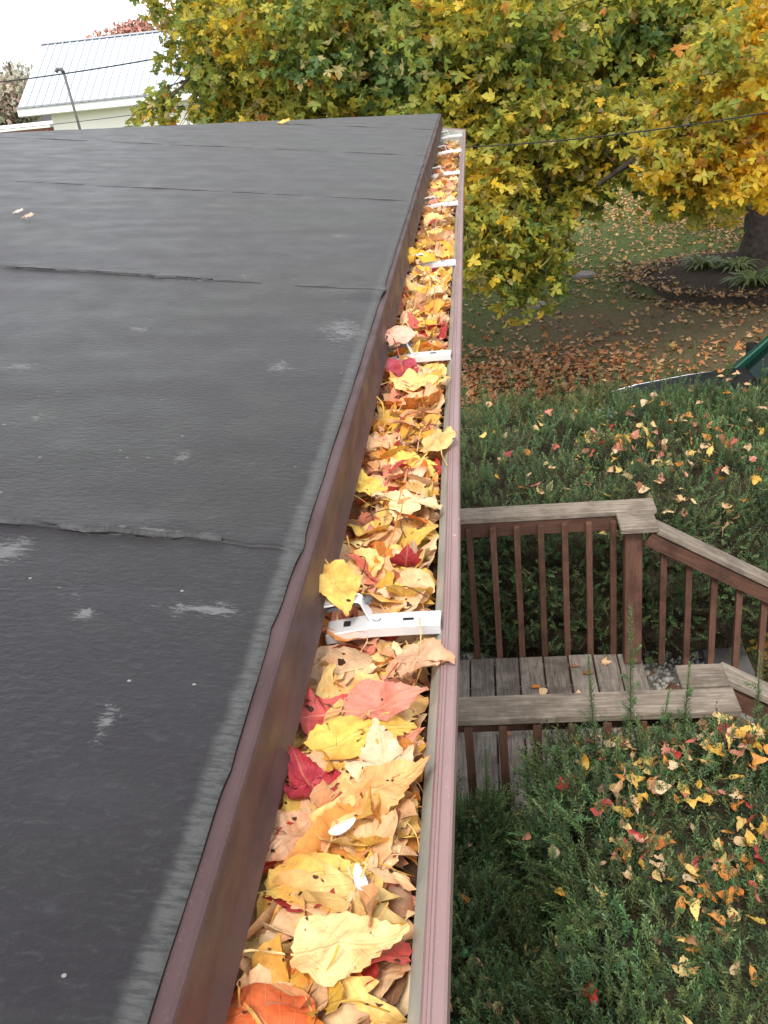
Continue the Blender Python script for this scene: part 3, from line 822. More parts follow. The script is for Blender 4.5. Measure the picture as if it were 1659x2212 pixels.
def gutter_label(key, ti, p, s, R_=None):
    y = p[1]; h = min(range(7), key=lambda q: abs(HSLOT[q] - y)); d = y - HSLOT[h]
    where = ('just before' if -.12 < d < -.02 else 'just past' if .02 < d < .12 else 'under' if abs(d) <= .02 else 'well before' if d < 0 else 'well past')
    side = 'by the drip edge' if p[0] < -.112 else 'by the lip' if p[0] > -.082 else 'mid gutter'
    lab = '%s %s %s leaf %s the %s hanger %s' % ('small' if s < .042 else 'large' if s > .053 else 'medium', ADJ[key], TDESC[ti], where, ORD[h], side)
    if lab in SEEN:
        d = R_ @ np.array((0, 1, 0)) if R_ is not None else np.array((0, 1, 0))
        lab += ' ' + (('leftward' if d[0] < 0 else 'rightward') if abs(d[0]) > abs(d[1]) else ('downward' if d[1] < 0 else 'upward'))
    SEEN.add(lab)
    return lab
parts = []
def gutter_leaf(mesh, R, s, p, col, label, group, name='maple_leaf'):
    o = bpy.data.objects.new(name, mesh); COL.objects.link(o)
    o.matrix_world = Matrix.Translation(Vector(p)) @ Matrix(R.tolist()).to_4x4() @ Matrix.Scale(s, 4)
    o.color = (float(col[0]), float(col[1]), float(col[2]), 1)
    tag(o, label, 'leaf', group)
    return o
for k, (y, lay, ti, R, s, p, key, c) in enumerate(final):
    if k in solo:
        gutter_leaf(T_MESH[ti], R, s, p, c, gutter_label(key, ti, p, s, R), '%s leaves in the gutter' % ADJ[key])
    else:
        v, f, l = TEMPL[ti]
        parts.append(bake(v, f, R[None], p[None], np.array([s]), np.clip(c, 0, 1)[None], l, np.array([rng.uniform(0, 50)])))
V, F, C, L = join_baked(parts)
tag(link('packed_leaves', fast_mesh('packed_leaves', V, F, C, L, smooth=True), M_leaf), kind='stuff')

# leaves that stand out: (half outline, x, y, z above lip, size, heading deg, pitch, roll, colour, label, template options)
def hero(half, x, y, z, s, head, tx, ty, col, label, seed, **kw):
    kw['wav'] = kw.get('wav', .03) * 1.7 + .012
    v, f, l = leaf_template(half, 0.055, 0.022, (0.2, 0.4, 0.6, 0.8, 0.92), True, seed=seed, **kw)
    m_ = fast_mesh('maple_leaf', v, f, np.ones((len(v), 3)), l, smooth=True); m_.materials.append(M_leaf)
    R = (Matrix.Rotation(math.radians(tx), 3, 'X') @ Matrix.Rotation(math.radians(ty), 3, 'Y') @ Matrix.Rotation(math.radians(head), 3, 'Z'))
    R = np.array([list(r) for r in R])
    return gutter_leaf(m_, R, s, np.array((x, y, CAM_H + z)), col, label, 'leaves lying on top of the gutter')
HZ = -0.3935
hero(OVATE, -.0850, .349, HZ, .056, -84, 4, -6, (.90, .68, .32), 'large pale cream yellow toothed leaf lying flat at the near end of the gutter', 301, cup=.05, bend=.35, roll=.35, wav=.02, fold=.06)
hero(OVATE, -.1180, .312, HZ - .004, .060, 62, -8, 10, (.72, .16, .05), 'red orange leaf with curled edge nearest the camera against the drip edge', 302, cup=.1, bend=-.9, roll=-.8, wav=.02)
hero(NARROW, -.1080, .396, HZ - .002, .057, -72, 6, 6, (.80, .60, .16), 'long mustard yellow leaf with one dark spot above the large cream leaf', 303, cup=.1, bend=-.5, roll=-1.1, wav=.02)
hero(NARROW, -.1020, .455, HZ - .001, .052, 6, 0, -8, (.82, .58, .24), 'rolled tan yellow leaf standing like a tube near the dark red leaf', 304, cup=0, bend=-.3, roll=-3.0, wav=.015)
hero(LOBE3, -.1190, .470, HZ - .003, .044, 30, 14, 10, (.46, .05, .08), 'crumpled dark crimson leaf by the drip edge', 305, cup=.3, bend=1.0, roll=1.9, wav=.05)
hero(LOBE3, -.1230, .425, HZ - .004, .044, 150, 0, 14, (.74, .44, .26), 'pinkish tan pointed leaf below the crimson leaf', 306, cup=.2, bend=.5, roll=-1.0)
hero(OVATE, -.0740, .462, HZ, .053, -66, 6, -10, (.78, .44, .17), 'broad apricot leaf lying against the gutter lip', 307, cup=.05, bend=.4, roll=-.7, wav=.02)
hero(LOBE3, -.0760, .488, HZ - .002, .050, 10, 8, -4, (.84, .62, .40), 'pale pointed leaf with upright tip above the apricot leaf', 308, cup=.1, bend=.5, roll=.6, wav=.02)
hero(NARROW, -.0960, .515, HZ - .003, .072, -60, 4, 8, (.82, .60, .13), 'long bright yellow leaf lying slantwise below the pink leaf', 309, cup=.1, bend=-.4, roll=-1.3, wav=.02)
hero(OVATE, -.0820, .545, HZ - .003, .054, -80, 16, -8, (.66, .26, .19), 'long dusty pink leaf across the middle of the gutter', 310, cup=.1, bend=.5, roll=1.0, wav=.03)
hero(OVATE, -.1230, .668, -.3720, .054, -160, 8, 18, (.84, .56, .14), 'golden leaf hooked over the drip edge and resting on the nearest hanger', 311, cup=.2, bend=-.3, roll=-.8, wav=.03)
hero(LOBE3, -.0600, .592, HZ - .001, .050, 172, -6, -14, (.74, .42, .25), 'folded pale brown leaf jammed beside the lip just in front of the nearest hanger', 312, cup=.1, bend=.7, roll=-1.9)
hero(LOBE5, -.0810, .855, HZ - .002, .046, 160, 6, 4, (.92, .72, .40), 'bleached cream lobed leaf shining in the middle of the gutter', 313, cup=.2, bend=-.6, roll=-.5, wav=.02)
hero(OVATE, -.1210, .900, HZ - .002, .046, 20, 0, 10, (.82, .58, .12), 'clean yellow oval leaf beside the drip edge past the nearest hanger', 314, cup=.1, bend=.4, roll=-.6)
hero(OVATE, -.0560, 1.01, HZ, .058, 5, 0, -24, (.84, .60, .26), 'tall cream leaf leaning on the gutter lip', 315, cup=.1, bend=-.4, roll=-.9)
hero(OVATE, -.1180, 1.345, -.3740, .060, 168, 12, 6, (.84, .50, .38), 'pale pink leaf draped over the second hanger', 316, cup=.2, bend=.5, roll=-.8)
hero(OVATE, -.1090, 1.262, HZ, .062, 188, 10, 4, (.42, .06, .09), 'dark crimson leaf hanging below the second hanger', 317, cup=.1, bend=.3, roll=-.5)
hero(OVATE, -.0880, 1.205, HZ - .001, .072, -72, 6, 6, (.88, .66, .25), 'pale yellow toothed leaf below the dark crimson one', 318, cup=.1, bend=.3, roll=-.6)
hero(LOBE5, -.1180, 1.92, -.380, .070, -100, 6, 8, (.78, .50, .06), 'golden lobed leaf lying over the third hanger', 319, cup=.1, bend=-.5, roll=-.5)
# white papery seeds
for (x, y, a, n_) in ((-.0800, .392, 20, 'upright'), (-.0935, .430, -60, 'slanting')):
    mb = MB(); ring = [(0.0034 * math.sin(q) * (1 - .25 * math.cos(q)), 0.0085 * math.cos(q), .0008 * math.cos(q * 2)) for q in np.linspace(0, 2 * math.pi, 17)[:-1]]
    mb.add(ring + [(p[0], p[1], p[2] - .0006) for p in ring], [tuple(range(16)), tuple(range(31, 15, -1))] + [(i, (i + 1) % 16, 16 + (i + 1) % 16, 16 + i) for i in range(16)])
    o = mb.build('white_seed', M_petal); o.location = (x, y, CAM_H - .3925); o.rotation_euler = (.2, .15, math.radians(a))
    tag(o, 'small %s white papery seed on the yellow leaves in the gutter' % n_, 'seed')
# loose stems
for i in range(16):
    y = float(rng.uniform(0.3, 1.6)); x = float(rng.uniform(-.135, -.065)); a = rng.uniform(0, 6.28); L_ = rng.uniform(.02, .045)
    pts = [(x + L_ * q * math.cos(a + q * .8), y + L_ * q * math.sin(a + q * .8), CAM_H - .4015 + .008 * math.sin(q * 3)) for q in np.linspace(0, 1, 6)]
    if any(abs(pt[1] - h) < .02 for pt in pts for h in HSLOT) or not all(XL < pt[0] < XR - .004 for pt in pts): continue
    mb = MB(); mb.tube(pts, [0.0007, .0006, .0005, .0005, .0005, .0006], 5)
    o = mb.build('leaf_stem', M_twig)
    tag(o, 'loose thin brown leaf stem %s the %s hanger %s' % ('before' if y < min(HSLOT, key=lambda q: abs(q - y)) else 'past', ORD[min(range(7), key=lambda q: abs(HSLOT[q] - y))], 'near the drip edge' if x < -.11 else 'near the lip' if x > -.085 else 'in mid gutter'), 'stem', 'loose leaf stems in the gutter')

# bits on the roof
def roof_leaf(u, v, s, head, col, label):
    p = roofpt(u, v); v_, f, l = FLAT[2]
    m_ = fast_mesh('fallen_leaf', v_, f, np.ones((len(v_), 3)), l, smooth=True); m_.materials.append(M_leaf)
    R = euler(np.array([.15]), np.array([-.12]), np.array([math.radians(head)]))[0]
    gutter_leaf(m_, R, s, p + np.array((0, 0, .008)), col, label, 'stray leaves on the roof', 'fallen_leaf')
roof_leaf(611, 268, .05, 60, (.8, .62, .15), 'yellow leaf on the far hip of the grey roof')
roof_leaf(40, 466, .021, 80, (.75, .68, .58), 'pale dry leaf scrap farther up the roof at the left')
roof_leaf(62, 476, .024, 100, (.70, .55, .42), 'tan dry leaf scrap just below the pale one on the roof')

# ------------------------------------------------------------------ deck
deck = empty('wooden_deck', (0.2, 4.5, 0))
tag(deck, 'weathered wooden deck landing with brown baluster railings and stairs', 'deck')
DO = Vector((-0.2, -4.5, 0))
def dpart(mb, name, mat, bevel=0.002):
    me = mb.mesh(name, bevel); o = link(name, me, mat, deck); o.location = DO; return o
def dboxpart(name, c, d, mat, bevel=0.002, rot=None):
    mb = MB(); mb.box((0, 0, 0), d); me = mb.mesh(name, bevel)
    o = link(name, me, mat, deck); o.location = DO + Vector(c)
    if rot: o.rotation_euler = rot
    return o
DZ = CAM_H - 3.58
RZ = CAM_H - 2.63
bw = 0.139
x = 0.835
k = 0
while x > -0.52:
    w = bw
    dboxpart('deck_board', (x - w / 2, 4.46 + random.uniform(-.006, .006), DZ - 0.019 + random.uniform(-.002, .002)), (w, 1.84, 0.036), M_wood_grey_y, 0.004, (0, random.uniform(-.012, .012), random.uniform(-.003, .003)))
    x -= w + 0.011 + random.uniform(-.003, .004); k += 1
for yy_ in (3.60, 4.1, 4.6, 5.1, 5.34):
    dboxpart('joist', (0.15, yy_, DZ - 0.11), (1.36, 0.038, 0.14), M_wood_brown_x)
for (px_, py_) in ((-0.45, 3.7), (0.75, 3.7), (-0.45, 5.2), (0.75, 5.2)):
    dboxpart('support_post', (px_, py_, (DZ - 0.19) / 2), (0.09, 0.09, DZ - 0.19), M_wood_brown_z)
# far railing
dboxpart('rail_cap', (0.205, 5.505, RZ - 0.019), (1.45, 0.155, 0.036), M_wood_grey_x, 0.005)
dboxpart('rail_cap', (0.80, 5.31, RZ - 0.022), (0.21, 0.225, 0.036), M_wood_grey_x, 0.005)
dboxpart('rail_beam', (0.11, 5.455, RZ - 0.085), (1.23, 0.040, 0.090), M_wood_brown_x)
dboxpart('post', (0.775, 5.30, (DZ + RZ - 0.042) / 2 + .001), (0.100, 0.100, RZ - DZ - 0.046), M_wood_brown_z, 0.005)
for k in range(9):
    dboxpart('baluster', (0.679 - 0.14 * k, 5.417, (RZ - 0.06 + DZ - 0.14) / 2), (0.036, 0.036, RZ - 0.06 - DZ + 0.14), M_wood_brown_z, 0.002)
# near railing
dboxpart('rail_cap', (0.22, 3.583, RZ - 0.019), (1.47, 0.165, 0.036), M_wood_grey_x, 0.005)
dboxpart('rail_cap', (0.848, 3.765, RZ - 0.021), (0.20, 0.165, 0.036), M_wood_grey_x, 0.005)
dboxpart('rail_beam', (0.14, 3.60, RZ - 0.085), (1.33, 0.040, 0.090), M_wood_brown_x)
dboxpart('post', (0.86, 3.72, (DZ - .5 + RZ - 0.042) / 2), (0.100, 0.100, RZ - DZ + .5 - 0.046), M_wood_brown_z, 0.005)
dboxpart('post', (0.86, 3.56, (DZ + RZ - 0.042) / 2), (0.090, 0.040, RZ - DZ - 0.046), M_wood_brown_z, 0.003)
for k in range(9):
    dboxpart('baluster', (0.705 - 0.145 * k, 3.527, (RZ - 0.05 + DZ - 0.14) / 2), (0.036, 0.036, RZ - 0.05 - DZ + 0.14), M_wood_brown_z, 0.002)
# stair railings and stairs
SL = math.tan(math.radians(31))
for (ry, x0, first) in ((5.27, 0.90, 1.005), (3.82, 0.95, 1.06)):
    z0 = RZ - 0.045; x1 = 2.15
    ang = math.radians(31); Lr = (x1 - x0) / math.cos(ang)
    cx_, cz_ = (x0 + x1) / 2, z0 - SL * (x1 - x0) / 2
    dboxpart('stair_rail_cap', (cx_, ry, cz_ + .008), (Lr, 0.140, 0.036), M_wood_grey_x, 0.005, (0, ang, 0))
    dboxpart('stair_rail_beam', (cx_ - .05, ry - .035, cz_ - 0.040), (Lr, 0.038, 0.090), M_wood_brown_x, 0.002, (0, ang, 0))
    for k in range(8):
        xb = first - .06 + 0.145 * k; zt = z0 - SL * (xb - x0) - 0.03
        zb = max(0.03, zt - 0.86)
        dboxpart('stair_baluster', (xb, ry - .035 + .037, (zt + zb) / 2), (0.036, 0.036, zt - zb), M_wood_brown_z, 0.002)
    dboxpart('stair_stringer', (1.50, ry + (0.01 if ry < 4.5 else -0.02), 0.10), (1.35, 0.036, 0.24), M_wood_brown_x, 0.002, (0, math.atan2(.72, 1.08), 0))
for k in range(3):
    for q in range(2):
        dboxpart('stair_tread', (0.845 + 0.065 + .002 + k * 0.27 + q * 0.138, 4.55, DZ - 0.18 * (k + 1) - .019), (0.128, 1.38, 0.036), M_wood_grey_y, 0.004)
# leaves lying on the deck boards
dk = [(-.33, 4.50, 'tan'), (-.37, 4.28, 'yellow'), (.18, 5.05, 'orange'), (.22, 5.00, 'tan'), (.42, 4.95, 'tan'), (.36, 4.55, 'tan'), (.58, 4.75, 'tan'), (.57, 4.52, 'yellow'), (.66, 4.73, 'orange'),
      (.43, 5.25, 'brown'), (.50, 5.18, 'brown'), (.62, 5.28, 'tan'), (.0, 4.62, 'brown'), (.03, 3.95, 'yellow'), (.95, 4.9, 'red'), (1.0, 4.7, 'brown')]
WHERE = ['near the gutter side', 'by the near rail at the gutter side', 'beside the tan one mid board', 'next to the orange one', 'below the third baluster', 'in the centre of the landing', 'right of centre', 'on the board right of centre', 'by the last gap before the stairs',
         'against the far balusters', 'beside the post', 'close to the corner post', 'in the gap between two boards', 'seen between the near balusters', 'on the top stair tread', 'at the head of the stairs']
for k, (x, y, key) in enumerate(dk):
    v, f, l = FLAT[k % len(FLAT)]
    m_ = fast_mesh('fallen_leaf', v, f, np.ones((len(v), 3)), l, smooth=True); m_.materials.append(M_leaf)
    R = euler(np.array([rng.normal(0, .2)]), np.array([rng.normal(0, .2)]), np.array([rng.uniform(0, 6.28)]))[0]
    s = rng.uniform(.05, .075); w = (v * s) @ R.T
    z = (DZ if x < .84 else DZ - .18) + .001 - w[:, 2].min()
    gutter_leaf(m_, R, s, np.array((x, y, z)), PAL[key][0], '%s fallen leaf on the deck %s' % (ADJ[key], WHERE[k]), 'leaves on the deck', 'fallen_leaf')

# ------------------------------------------------------------------ yew hedges
def needle_shoots(P, D, Ln, M_, nl, nw, colbase, tiplight=0.5):
    """needles of N shoots: each a slim four-sided leaf"""
    n = len(P)
    D = D / np.linalg.norm(D, axis=1, keepdims=True)
    ref = np.where(np.abs(D[:, 2:3]) < 0.9, np.array([[0, 0, 1.0]]), np.array([[1.0, 0, 0]]))
    E1 = np.cross(D, ref); E1 /= np.linalg.norm(E1, axis=1, keepdims=True); E2 = np.cross(D, E1)
    i = np.arange(M_); t_ = (i + 0.5) / M_
    az = (i * 2.399963)[None, :] + rng.uniform(0, 6.28, (n, 1)) + rng.normal(0, .25, (n, M_))
    spread = np.radians(64 - 34 * t_)[None, :] + rng.normal(0, .10, (n, M_))
    rad = np.cos(az)[..., None] * E1[:, None] + np.sin(az)[..., None] * E2[:, None]
    nd = np.cos(spread)[..., None] * D[:, None] + np.sin(spread)[..., None] * rad
    base = P[:, None] + D[:, None] * (t_[None, :, None] * Ln[:, None, None])
    ll = nl * (1.0 - 0.35 * t_)[None, :, None] * rng.uniform(.8, 1.15, (n, M_, 1))
    side = np.cross(nd, D[:, None]); side /= np.maximum(np.linalg.norm(side, axis=2, keepdims=True), 1e-6)
    mid = base + nd * ll * 0.5; wv = side * nw * 0.5
    tip = base + nd * ll
    tip[..., 2] -= ll[..., 0] * 0.10
    Q = np.stack([base, mid - wv, tip, mid + wv], 2).reshape(-1, 3)
    F = np.arange(len(Q)).reshape(-1, 4)
    c = colbase[:, None, :] * (1 + tiplight * (t_[None, :, None] ** 2)) * rng.uniform(.75, 1.25, (n, M_, 1))
    C = np.repeat(c[:, :, None, :], 4, 2).reshape(-1, 3)
    return Q, F, C

M_core = simple('yew_core_shade', (0.045, 0.037, 0.024), 0.95, 0.05, var=0.6, scale=40, bump=1.0, bscale=90)  # twig brown kept dark to stand for shade inside the hedges
def hedge(name, label, lobes, nvis, nout, needle, keep, loc, extra_stems=(), core=.24):
    """lobes: super-ellipsoids (cx,cy,cz,rx,ry,rz)"""
    root = empty(name, loc); off = Vector(loc) * -1
    tag(root, label, 'hedge')
    def field(p):
        best = None
        for (cx, cy, cz, rx, ry, rz, e) in lobes:
            q = np.abs((p - np.array((cx, cy, cz))) / np.array((rx, ry, rz)))
            f_ = (q ** e).sum(1) ** (1 / e)
            best = f_ if best is None else np.minimum(best, f_)
        return best
    pts, nrm_ = [], []
    tot = 0
    while tot < (nvis + nout) * 1.0:
        m = 20000
        li = rng.integers(len(lobes), size=m)
        Lb = np.array(lobes)[li]
        c, r, e = Lb[:, :3], Lb[:, 3:6], Lb[:, 6:7]
        d = rng.uniform(-1, 1, (m, 3))
        ar = np.stack([r[:, 1] * r[:, 2], r[:, 0] * r[:, 2], r[:, 0] * r[:, 1]], 1); ar = np.cumsum(ar / ar.sum(1, keepdims=True), 1)
        fx = (rng.random((m, 1)) > ar).sum(1).clip(0, 2)
        d[np.arange(m), fx] = np.where(rng.random(m) < .5, -1, 1)
        d = d * r; d /= np.linalg.norm(d, axis=1, keepdims=True)
        q = (np.abs(d / r) ** e).sum(1, keepdims=True) ** (1 / e)
        p = c + d / q
        nn = np.sign(d) * (np.abs(d / q / r) ** (e - 1)) / r
        nn /= np.linalg.norm(nn, axis=1, keepdims=True)
        bump_ = 0.045 * (np.sin(p[:, 0:1] * 9 + p[:, 1:2] * 4) + np.sin(p[:, 1:2] * 11 - p[:, 0:1] * 5 + 2) + np.sin(p[:, 2:3] * 13))
        p = p + nn * bump_
        ok = (p[:, 2] > 0.12) & (field(p + nn * 0.05 - nn * bump_) > 0.985) & keep(p, nn)
        vis = in_view(p, 0.05)
        ok &= vis | (rng.random(m) < nout / max(nvis, 1))
        pts.append(p[ok]); nrm_.append(nn[ok]); tot += ok.sum()
    P = np.concatenate(pts)[:nvis + nout]; Nn = np.concatenate(nrm_)[:nvis + nout]
    n = len(P)
    depth = rng.random(n) ** 2.0 * 0.13
    up = np.array((0, 0, 1.0))
    D = Nn * rng.uniform(.5, 1.1, (n, 1)) + up * rng.uniform(.5, 1.1, (n, 1)) + rng.normal(0, .58, (n, 3))
    D /= np.linalg.norm(D, axis=1, keepdims=True)
    Ln = rng.uniform(.07, .15, n)
    P0 = P - Nn * depth[:, None] - D * (Ln * .5)[:, None]
    base = np.array((0.096, 0.165, 0.064))
    cb = base[None] * rng.uniform(.6, 1.3, (n, 1)) * (1 + .35 * np.sin(P[:, :1] * 7 + P[:, 1:2] * 9) * np.sin(P[:, 1:2] * 5 - P[:, :1] * 3)) * np.stack([rng.uniform(.8, 1.5, n), np.ones(n), rng.uniform(.8, 1.2, n)], 1)
    Q, F, C = needle_shoots(P0, D, Ln, needle[0], needle[1], needle[2], cb)
    o = link('foliage', fast_mesh('foliage', Q, F, C), M_needle, root); o.location = off; o['kind'] = 'stuff'
    # twigs carrying the sprays
    mb_v, mb_f, q0 = [], [], 0
    k = min(n, 1600)
    a = P0[:k] - D[:k] * 0.10; b = P0[:k] + D[:k] * Ln[:k, None] * .9
    e1 = np.cross(D[:k], np.array((.3, .5, .2))); e1 /= np.linalg.norm(e1, axis=1, keepdims=True); e2 = np.cross(D[:k], e1)
    ring = []
    for s_ in range(3):
        u = (e1 * math.cos(s_ * 2.09) + e2 * math.sin(s_ * 2.09))
        ring += [a + u * .0022, b + u * .0010]
    Vt = np.stack(ring, 1).reshape(-1, 3)
    Ft = np.array([[0, 1, 3, 2], [2, 3, 5, 4], [4, 5, 1, 0]])[None] + (np.arange(k) * 6)[:, None, None]
    o = link('twigs', fast_mesh('twigs', Vt, Ft.reshape(-1, 4)), M_twig, root); o.location = off; o['kind'] = 'stuff'
    # inner mass: thinner, darker green sprays that close the view into the bush
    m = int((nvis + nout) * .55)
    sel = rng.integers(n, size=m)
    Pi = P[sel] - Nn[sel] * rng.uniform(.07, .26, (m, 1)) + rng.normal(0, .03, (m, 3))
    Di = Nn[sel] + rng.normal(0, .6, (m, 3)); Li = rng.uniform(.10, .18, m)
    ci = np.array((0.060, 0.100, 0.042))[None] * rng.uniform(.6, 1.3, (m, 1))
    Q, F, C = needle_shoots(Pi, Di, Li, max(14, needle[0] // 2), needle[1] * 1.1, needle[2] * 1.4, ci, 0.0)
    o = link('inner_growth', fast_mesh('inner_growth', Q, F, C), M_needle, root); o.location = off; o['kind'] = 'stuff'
    # solid core: the hedge's inner shade put into its dark twig brown
    cv_, cf_ = blob(5)
    for (cx, cy, cz, rx, ry, rz, e) in lobes:
        d = cv_ * np.array((rx, ry, rz)); d /= np.linalg.norm(d, axis=1, keepdims=True)
        q = (np.abs(d / np.array((rx, ry, rz))) ** e).sum(1, keepdims=True) ** (1 / e)
        p = d / q; k_ = 1 - core / np.linalg.norm(p, axis=1, keepdims=True)
        p = np.array((cx, cy, cz)) + p * k_ + rng.normal(0, .022, p.shape)
        o = link('core', fast_mesh('core', p, cf_), M_core, root); o.location = off; o['kind'] = 'stuff'
    mb = MB()
    for (bx, by, hx, hy, hz, r0) in extra_stems:
        mid = ((bx + hx) / 2 + random.uniform(-.06, .06), (by + hy) / 2 + random.uniform(-.06, .06), hz * .5)
        mb = MB(); mb.tube([(bx, by, -0.02), mid, (hx, hy, hz)], [r0, r0 * .75, r0 * .4], 7)
        o = mb.build('trunk', M_twig, root, 0, True); o.location = off
    return root, P, Nn, field, off

near_lobes = [(1.42, 1.98, 0.84, 1.36, 1.58, 0.84, 9.0), (-0.26, 1.74, 0.70, 0.30, 1.84, 0.74, 6.0), (0.20, 1.72, .70, .50, 1.34, .74, 4.5)]
far_lobes = [(0.72, 6.92, 0.80, 1.42, 1.22, 0.76, 4.5), (2.05, 7.25, .78, 1.15, 1.0, .74, 3.6), (1.55, 6.7, .72, .62, .80, .70, 3.2)]
ystems = [(x, y, x + random.uniform(-.3, .3), y + random.uniform(-.2, .2), 1.25, random.uniform(.018, .035)) for x, y in
          [(.2, 6.2), (.45, 6.35), (.7, 6.15), (.9, 6.5), (-.1, 6.3), (1.1, 6.3), (1.3, 6.7), (0.0, 6.9), (.6, 7.0)]]
H1 = hedge('yew_hedge', 'dark green yew hedge in front of the deck, littered with yellow and red leaves', near_lobes, 11500, 400, (32, .025, .0052),
           lambda p, n_: (n_[:, 2] > -.2) & (p[:, 1] > .7), (1.2, 2.0, 0), [(1.0, 2.2, 1.1, 2.4, 1.1, .03), (1.6, 2.4, 1.5, 2.2, 1.1, .03), (.3, 1.8, .2, 2.0, .8, .025)])
H2 = hedge('yew_hedge', 'dark green yew hedge behind the deck, its shoots standing against the leafy lawn', far_lobes, 8600, 500, (28, .026, .0056),
           lambda p, n_: (n_[:, 2] > -.3) & ~((p[:, 1] < 6.3) & (p[:, 2] < .62) & (rng.random(len(p)) < .86)), (0.8, 6.9, 0), ystems)

def tall_shoot(root, off, x, y, z0, h, lean=(0, 0), M_=None, label=None):
    M_ = int((M_ or h / .0035) * 1.5)
    n = 1
    top = Vector((x + lean[0], y + lean[1], z0 + h)); bot = Vector((x, y, z0))
    P = np.array([bot[:]]); D = np.array([(top - bot)[:]])
    i = np.arange(M_)
    Q, F, C = needle_shoots(P, D, np.array([h]), M_, .031, .0050, np.array([[.085, .155, .055]]), .8)
    parts_ = [(Q, F, C)]
    ns = max(2, int(h / .07))
    Ps = np.array([bot.lerp(top, (k + .5) / ns * .75)[:] for k in range(ns)])
    Ds = D / np.linalg.norm(D) * .8 + rng.normal(0, .55, (ns, 3)) * np.array((1, 1, .3))
    parts_.append(needle_shoots(Ps, Ds, rng.uniform(.035, .08, ns), 28, .026, .0046, np.full((ns, 3), 1.) * np.array((.080, .150, .052)), .7))
    V = np.concatenate([p[0] for p in parts_]); F = np.concatenate([parts_[0][1], parts_[1][1] + len(parts_[0][0])]); C = np.concatenate([p[2] for p in parts_])
    me = fast_mesh('shoot', V, F, C); o = link('shoot', me, M_needle, root); o.location = off
    mb = MB(); mb.tube([bot, bot.lerp(top, .5), top], [.0028, .0022, .0010], 5); s = mb.build('stem', M_twig, o)
    return o
near_sh = [(.495, 3.40, 1.45, .78, (.0, .02)), (.36, 3.36, 1.40, .62, (-.03, .05)), (.70, 3.41, 1.45, .52, (.02, .0)), (.58, 3.36, 1.45, .42, (.06, .02)), (.55, 3.30, 1.45, .36, (-.05, 0)),
           (.98, 3.38, 1.48, .52, (.01, .04)), (1.25, 3.36, 1.48, .40, (.02, .04)), (.42, 3.22, 1.42, .34, (0, 0)), (.30, 3.15, 1.30, .40, (-.03, 0)), (.80, 3.32, 1.5, .26, (0, 0)), (1.10, 3.32, 1.5, .28, (0, 0)),
           (.64, 3.28, 1.48, .25, (.02, 0)), (.90, 3.30, 1.5, .22, (-.02, 0)), (-.12, 3.30, 1.05, .62, (.03, 0)), (-.20, 3.22, 1.0, .60, (-.02, 0)), (-.05, 3.20, 1.0, .42, (.02, 0)),
           (.22, 3.05, 1.2, .42, (-.03, .04)), (-.26, 3.36, 1.1, .55, (0, 0)), (1.40, 3.3, 1.45, .35, (0, 0)), (.48, 3.12, 1.45, .25, (0, 0))]
for (x, y, z, h, ln) in near_sh: tall_shoot(H1[0], H1[4], x, y, z, h, ln)
for k in range(74):
    y = float(rng.uniform(6.6, 8.15)); x = float(rng.uniform(-.35, 2.5)); h = float(rng.uniform(.18, .42)) if y > 7.2 else float(rng.uniform(.12, .26))
    tall_shoot(H2[0], H2[4], x, y, 1.50 if y < 7.9 else 1.36, h, tuple(rng.normal(0, .03, 2)), int(h / .006))

def zone(p):
    u, v, d = project(p[None]); u, v = float(u[0]), float(v[0])
    if p[1] > 4.5: return ('at the back' if v < .42 else 'mid top' if v < .46 else 'behind the rail') + (' by the gutter' if u < .72 else ' before car' if u > .86 else ' centre')
    return ('under the rail' if v < .76 else 'upper middle' if v < .82 else 'lower middle' if v < .9 else 'at the bottom') + (' toward gutter' if u < .72 else ' at right' if u > .88 else ' in the drift')
def hedge_leaves(H, lobes, clusters, n, smin, smax, desc, nsolo, base=.02):
    P, Nn = H[1], H[2]
    up = (Nn[:, 2] > .35) & in_view(P, .02)
    P, Nn = P[up], Nn[up]
    wgt = np.full(len(P), base)
    for (cx, cy, r, a) in clusters: wgt += a * np.exp(-(((P[:, 0] - cx) ** 2 + (P[:, 1] - cy) ** 2) / r ** 2))
    wgt /= wgt.sum()
    sel = rng.choice(len(P), n, replace=False, p=wgt)
    parts = []
    for q, k in enumerate(sel):
        ti = int(rng.integers(len(TEMPL))); v, f, l = TEMPL[ti]
        R = euler(np.array([rng.normal(0, .6)]), np.array([rng.normal(0, .6)]), np.array([rng.uniform(0, 6.28)]))[0]
        s = float(rng.uniform(smin, smax))
        key = KEYS[rng.choice(6, p=[.27, .33, .13, .10, .08, .09])]
        c = np.array(PAL[key][rng.integers(len(PAL[key]))]) * rng.uniform(.75, 1.05)
        p = P[k] + Nn[k] * rng.uniform(-.035, .025)
        if q < nsolo:
            lab = '%s %s %s leaf on %s %s' % ('small' if s < smin + .33 * (smax - smin) else 'large' if s > smax - .33 * (smax - smin) else 'medium', ADJ[key], TDESC[ti], desc, zone(p))
            if lab in SEEN: d_ = R @ np.array((0, 1, 0)); lab += ' ' + (('leftward' if d_[0] < 0 else 'rightward') if abs(d_[0]) > abs(d_[1]) else ('downward' if d_[1] < 0 else 'upward'))
            SEEN.add(lab)
            gutter_leaf(T_MESH[ti], R, s, p, c, lab, '%s leaves on %s' % (ADJ[key], desc), 'fallen_leaf')
        else:
            parts.append(bake(v, f, R[None], p[None], np.array([s]), c[None], l, np.array([rng.uniform(0, 50)])))
    if parts:
        V, F, C, L = join_baked(parts)
        tag(link('scattered_leaves', fast_mesh('scattered_leaves', V, F, C, L, smooth=True), M_leaf), kind='stuff')
